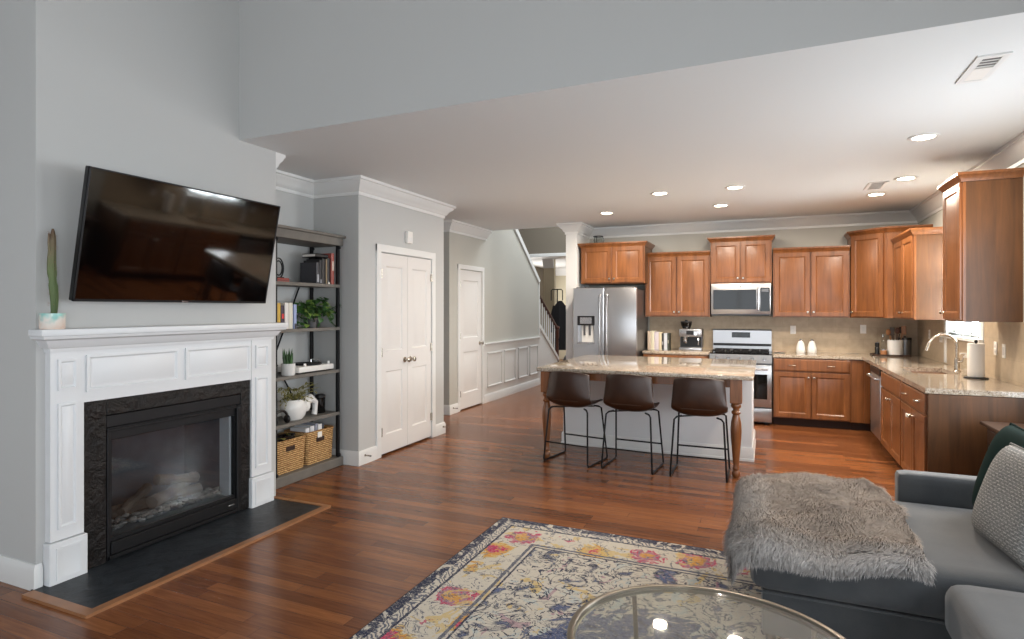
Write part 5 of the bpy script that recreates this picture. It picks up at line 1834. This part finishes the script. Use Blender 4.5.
def throw_pt(a, b):
    """a along the chaise length (X), b across it (Y); returns the draped point"""
    x = -0.115 + a * 0.735 + 0.06 * (b - 0.5) * (a) - 0.04 * max(0, 0.25 - b) * 4 * a * 0
    y = 2.735 + b * 1.29
    # the far part of the free edge bends back (rounded throw corner)
    far = max(0, (b - 0.62) / 0.38)
    x1 = 0.70 + 0.06 * b - 0.14 * far * far
    x = -0.115 + a * x1 + 0.08 * (1 - b) * a * 0
    zt = 0.482 + 0.018 * b + 0.012 * math.sin(a * 9 + b * 4) + 0.012 * math.sin(b * 13 - a * 5)
    # fold ridge along the near edge
    zt += 0.018 * math.exp(-((b - 0.13) / 0.05) ** 2)
    z = zt
    # hang over the near edge (y < 2.80)
    hang = 0.045 + 0.05 * (1 - a) ** 3
    if b < 0.07:
        t = (0.07 - b) / 0.07
        z = zt - hang * t
        y = 2.735 + 0.07 * 1.29 - 0.055 * math.sin(min(1, t * 1.5) * PI / 2) - 0.02
    # hang over the left end (x < -0.065)
    if a < 0.10:
        t = (0.10 - a) / 0.10
        z = min(z, zt) - 0.11 * t ** 1.3
        x = -0.085 - 0.055 * math.sin(min(1, t * 1.6) * PI / 2) + 0.05 * (1 - min(1, t * 1.6))
    if b > 0.93:
        t = (b - 0.93) / 0.07
        z -= 0.06 * t
    return Vector((x, y, z))


bmf = bmesh.new()
layer = bmf.verts.layers.float_color.new('fur_color')
NA, NB_ = 60, 70
grid = [[bmf.verts.new(throw_pt(i / NA, j / NB_)) for j in range(NB_ + 1)] for i in range(NA + 1)]
rf = random.Random(5)
from mathutils import noise as mnoise


def furcol(p, tipf):
    n = mnoise.noise(Vector((p.x * 3.2, p.y * 6.5, 0))) * 0.5 + 0.5
    n2 = mnoise.noise(Vector((p.x * 9, p.y * 15, 3))) * 0.5 + 0.5
    k = max(0, min(1, 0.2 + 0.5 * n + 0.45 * (n2 - 0.5)))
    base_ = Vector((0.14, 0.098, 0.07)).lerp(Vector((0.58, 0.46, 0.36)), k)
    tip = Vector((0.56, 0.54, 0.53))
    e = max(0, 1 - (p.y - 2.72) / 0.22)
    e2 = max(0, 1 - (p.x + 0.17) / 0.20)
    c = base_.lerp(tip, min(1, max(e, e2) * 0.8 + tipf * 0.16))
    return (c.x, c.y, c.z, 1)


for r_ in grid:
    for v in r_:
        v[layer] = furcol(v.co, 0)
for i in range(NA):
    for j in range(NB_):
        bmf.faces.new((grid[i][j], grid[i + 1][j], grid[i + 1][j + 1], grid[i][j + 1]))
me = bpy.data.meshes.new('hide')
for v in bmf.verts: v.co -= ft.location
bmf.normal_update()
for f in bmf.faces: f.smooth = True
bmf.to_mesh(me); bmf.free(); me.materials.append(MAT['fur'])
hide = bpy.data.objects.new('hide', me); COL.objects.link(hide); hide.parent = ft
mod = hide.modifiers.new('thick', 'SOLIDIFY'); mod.thickness = 0.02; mod.offset = -1
# pile: tapered strands, combed with low-frequency swirls
verts, faces, cols = [], [], []
for k in range(52000):
    a, b = rf.random(), rf.random()
    if rf.random() < 0.22:      # thicker edges
        if rf.random() < 0.5: b = rf.random() * 0.07
        else: a = (rf.random() * 0.09) if rf.random() < 0.6 else 1 - rf.random() * 0.03
    p = throw_pt(a, b)
    e = 0.004
    da = throw_pt(min(1, a + e), b) - throw_pt(max(0, a - e), b)
    dbv = throw_pt(a, min(1, b + e)) - throw_pt(a, max(0, b - e))
    n = da.cross(dbv)
    if n.length < 1e-9: continue
    n.normalize()
    if n.z < -0.2: n = -n
    sw = mnoise.noise(Vector((p.x * 5, p.y * 5, 1.7)))
    sw2 = mnoise.noise(Vector((p.x * 14, p.y * 14, 7.7)))
    ang = -1.9 + 2.2 * sw + 1.1 * sw2
    comb = Vector((math.cos(ang), math.sin(ang), -0.15))
    d = (n * 0.62 + comb * 0.75 + Vector((rf.uniform(-.3, .3), rf.uniform(-.3, .3), rf.uniform(-.2, .2)))).normalized()
    ln = rf.uniform(0.028, 0.05)
    if b < 0.06 or a < 0.09 or a > 0.975: ln *= 1.15
    d2 = (d + Vector((0, 0, -0.75)) + comb * 0.3).normalized()
    s_ = d.cross(n)
    s_ = s_.normalized() if s_.length > 1e-6 else Vector((1, 0, 0))
    w = rf.uniform(0.0011, 0.0019)
    p1 = p + d * ln * 0.55; p2 = p1 + d2 * ln * 0.5
    i0 = len(verts)
    for q, ww in ((p, w), (p1, w * 0.8)):
        verts.append(tuple(q - s_ * ww - ft.location)); verts.append(tuple(q + s_ * ww - ft.location))
    verts.append(tuple(p2 - ft.location))
    faces += [(i0, i0 + 1, i0 + 3, i0 + 2), (i0 + 2, i0 + 3, i0 + 4)]
    jit = rf.uniform(0.65, 1.3)
    c0 = furcol(p, 0.0); c1 = furcol(p, 1.0)
    c0 = tuple(x * jit for x in c0[:3]) + (1,); c1 = tuple(x * jit for x in c1[:3]) + (1,)
    cols += [c0, c0, tuple((x + y) / 2 for x, y in zip(c0, c1)), tuple((x + y) / 2 for x, y in zip(c0, c1)), c1]
me = bpy.data.meshes.new('fur_pile')
me.from_pydata(verts, [], faces)
ca = me.color_attributes.new('fur_color', 'FLOAT_COLOR', 'POINT')
ca.data.foreach_set('color', [x for c in cols for x in c])
me.materials.append(MAT['fur'])
fo = bpy.data.objects.new('fur_pile', me); COL.objects.link(fo); fo.parent = ft
fo['kind'] = 'stuff'

# ------------------------------------------------------------------ rug
RX0, RX1, RY0, RY1 = -1.73, 0.72, 0.35, 3.84


def rug_mat():
    t = NT('rug_pattern')
    tc = t.node('ShaderNodeTexCoord')
    sp = t.node('ShaderNodeSeparateXYZ', ins={0: tc.outputs['Object']})
    hx, hy = (RX1 - RX0) / 2, (RY1 - RY0) / 2
    ax = t.math('ABSOLUTE', sp.outputs[0]); ay = t.math('ABSOLUTE', sp.outputs[1])
    d = t.math('MINIMUM', t.math('SUBTRACT', hx, ax), t.math('SUBTRACT', hy, ay))   # distance to the edge
    vec = tc.outputs['Object']
    wn = t.noise(vec, 30, 4, 0.7)
    dj = t.math('ADD', d, t.math('MULTIPLY', t.math('SUBTRACT', wn, 0.5), 0.012))
    n1 = t.noise(vec, 4.6, 5, 0.62, 1.8)
    n2 = t.noise(vec, 12, 5, 0.66, 1.0)
    n3 = t.noise(t.coord('Object', loc=(5, 3, 1)), 6.5, 4, 0.55, 2.5)
    n4 = t.noise(t.coord('Object', loc=(9, 1, 4)), 5.5, 3, 0.6, 1.0)
    fine = t.noise(t.coord('Object', scale=(1, 3.2, 1)), 60, 4, 0.75)
    cream = rgb(204, 196, 182); navy = rgb(54, 58, 78); blue = rgb(92, 102, 136); slate_ = rgb(98, 100, 112); pale = rgb(176, 188, 190)
    orange = rgb(206, 150, 76); pink = rgb(190, 62, 98); mauve = rgb(166, 124, 140); yellow = rgb(206, 178, 112)
    # field: cream ground with distressed navy-blue arabesque
    scroll = t.math('ABSOLUTE', t.math('SUBTRACT', n3, 0.5))
    fieldc = t.ramp(n1, [(0.34, blue), (0.40, slate_), (0.46, cream), (0.57, cream), (0.62, pale), (0.68, cream)])
    fieldc = t.mix(t.math('MULTIPLY', t.math('GREATER_THAN', n4, 0.63), 0.8), fieldc, yellow)
    fieldc = t.mix(t.math('MULTIPLY', t.math('LESS_THAN', n4, 0.35), 0.7), fieldc, mauve)
    fieldc = t.mix(t.math('MULTIPLY', t.math('LESS_THAN', scroll, 0.022), t.math('GREATER_THAN', n2, 0.42)), fieldc, navy)
    # centre medallion: mostly navy
    rx = t.math('DIVIDE', sp.outputs[0], 0.80); ry = t.math('DIVIDE', t.math('ADD', sp.outputs[1], -0.05), 1.05)
    rr = t.math('SQRT', t.math('ADD', t.math('MULTIPLY', rx, rx), t.math('MULTIPLY', ry, ry)))
    rr = t.math('ADD', rr, t.math('MULTIPLY', t.math('SUBTRACT', n1, 0.5), 0.9))
    med = t.ramp(n2, [(0.36, navy), (0.5, blue), (0.56, slate_), (0.62, cream)])
    fieldc = t.mix(t.math('LESS_THAN', rr, 0.74), fieldc, med)
    # border: cream with flower clusters
    vor = t.node('ShaderNodeTexVoronoi', ins={'Vector': t.coord('Object', scale=(1, 1, 0.01)), 'Scale': 3.6, 'Randomness': 0.6})
    vd = t.math('ADD', vor.outputs['Distance'], t.math('MULTIPLY', t.math('SUBTRACT', n2, 0.5), 0.9))
    flower = t.ramp(vd, [(0.14, pink), (0.24, orange), (0.36, yellow), (0.42, cream), (0.6, cream)], 'CONSTANT')
    sepc = t.node('ShaderNodeSeparateColor', ins={0: vor.outputs['Color']})
    flower2 = t.ramp(vd, [(0.12, orange), (0.2, mauve), (0.30, pink), (0.36, cream), (0.6, cream)], 'CONSTANT')
    bord = t.mix(t.math('GREATER_THAN', sepc.outputs[0], 0.5), flower, flower2)
    bord = t.mix(t.math('MULTIPLY', t.math('GREATER_THAN', n4, 0.60), 0.75), bord, yellow)
    bord = t.mix(t.math('MULTIPLY', t.math('LESS_THAN', scroll, 0.016), t.math('GREATER_THAN', n1, 0.47)), bord, slate_)
    c = t.mix(t.math('LESS_THAN', dj, 0.40), fieldc, bord)

    def band(lo, hi):
        return t.math('MULTIPLY', t.math('GREATER_THAN', dj, lo), t.math('LESS_THAN', dj, hi))
    wave = t.node('ShaderNodeTexWave', bands_direction='DIAGONAL', ins={'Vector': vec, 'Scale': 15, 'Distortion': 16, 'Detail': 3})
    dash = t.mix(t.math('GREATER_THAN', wave.outputs['Fac'], 0.55), cream, slate_)
    c = t.mix(band(0.40, 0.412), c, navy)
    c = t.mix(band(0.365, 0.385), c, slate_)
    c = t.mix(band(0.115, 0.13), c, navy)
    c = t.mix(band(0.06, 0.115), c, dash)
    c = t.mix(t.math('LESS_THAN', dj, 0.06), c, t.mix(t.math('GREATER_THAN', n2, 0.56), navy, cream))
    # worn pile
    c = t.mix(t.math('MULTIPLY', t.math('GREATER_THAN', fine, 0.57), 0.55), c, cream)
    c = t.mix(t.math('MULTIPLY', t.math('LESS_THAN', fine, 0.40), 0.35), c, slate_)
    t.p(color=c, rough=0.95, normal=t.bump(fine, 0.4, 0.004), spec=0.1)
    MAT['rug_pattern'] = t.m


rug_mat()
rug = thing('area_rug', 'distressed cream and navy floral area rug under the coffee table', 'rug', ((RX0 + RX1) / 2, (RY0 + RY1) / 2, 0))
m = MB(); m.box(RX0, RX1, RY0, RY1, 0, 0.010, 0.003); rp = m.build('pile', 'rug_pattern', rug, True)
m = MB(); m.tube([(RX0, RY0, 0.005), (RX1, RY0, 0.005), (RX1, RY1, 0.005), (RX0, RY1, 0.005)], 0.005, 6, True); m.build('bound_edge', 'dark_fabric', rug, True)

# ------------------------------------------------------------------ coffee table
CTX, CTY, CTZ, CA, CB = -0.155, 1.965, 0.43, 0.465, 0.42
cf = thing('coffee_table', 'round glass coffee table with champagne metal rim on the rug', 'coffee table', (CTX, CTY, 0.01))
zt = CTZ - 0.01
m = MB(); m.lathe([(0, zt - 0.016), (0.96, zt - 0.016), (0.96, zt - 0.006), (0, zt - 0.006)], seg=64, M=Matrix.Diagonal((CA, CB, 1, 1))); m.build('glass_top', 'table_glass', cf, smooth=30)
m = MB()
rs = []
for i in range(72):
    t_ = 2 * PI * i / 72
    rs.append([((CA + o) * math.cos(t_), (CB + o) * math.sin(t_), z) for o, z in ((0, zt - 0.022), (0, zt - 0.002), (-0.004, zt), (-0.018, zt), (-0.021, zt - 0.003), (-0.021, zt - 0.018), (-0.026, zt - 0.022))])
rs.append(rs[0]); m.rings(rs, False, False); m.build('rim', 'champagne_metal', cf)
for k in range(4):
    t_ = PI / 4 + k * PI / 2
    m = MB(); m.cyl((CA * .93 * math.cos(t_), CB * .93 * math.sin(t_), zt - 0.02), (CA * .86 * math.cos(t_), CB * .86 * math.sin(t_), 0.0), 0.009, 10); m.build('leg', 'champagne_metal', cf)
m = MB(); m.tube([(CA * .88 * math.cos(2 * PI * i / 48), CB * .88 * math.sin(2 * PI * i / 48), 0.08) for i in range(48)], 0.007, 8, True); m.build('lower_ring', 'champagne_metal', cf)

# ------------------------------------------------------------------ end table behind the sofa
et = thing('end_table', 'dark wood side table in the corner behind the green pillow', 'side table', (1.56, 4.62, 0))
m = MB(); m.box(1.37, 1.76, 4.18, 5.06, 0.695, 0.72, 0.004); m.build('top', 'espresso_wood', et, True)
m = MB(); m.box(1.40, 1.75, 4.22, 5.02, 0.58, 0.695); m.build('apron', 'espresso_wood', et, True)
m = MB(); m.box(1.385, 1.40, 4.28, 4.96, 0.60, 0.68, 0.003); d_ = m.build('drawer', 'espresso_wood', et, True)
m = MB(); m.ball((1.375, 4.62, 0.64), 0.014, 10); m.build('knob', 'nickel', d_, True)
for x, y in ((1.42, 4.24), (1.73, 4.24), (1.42, 5.0), (1.73, 5.0)):
    m = MB(); m.box(x - 0.02, x + 0.02, y - 0.02, y + 0.02, 0, 0.58, 0.003); m.build('leg', 'espresso_wood', et, True)
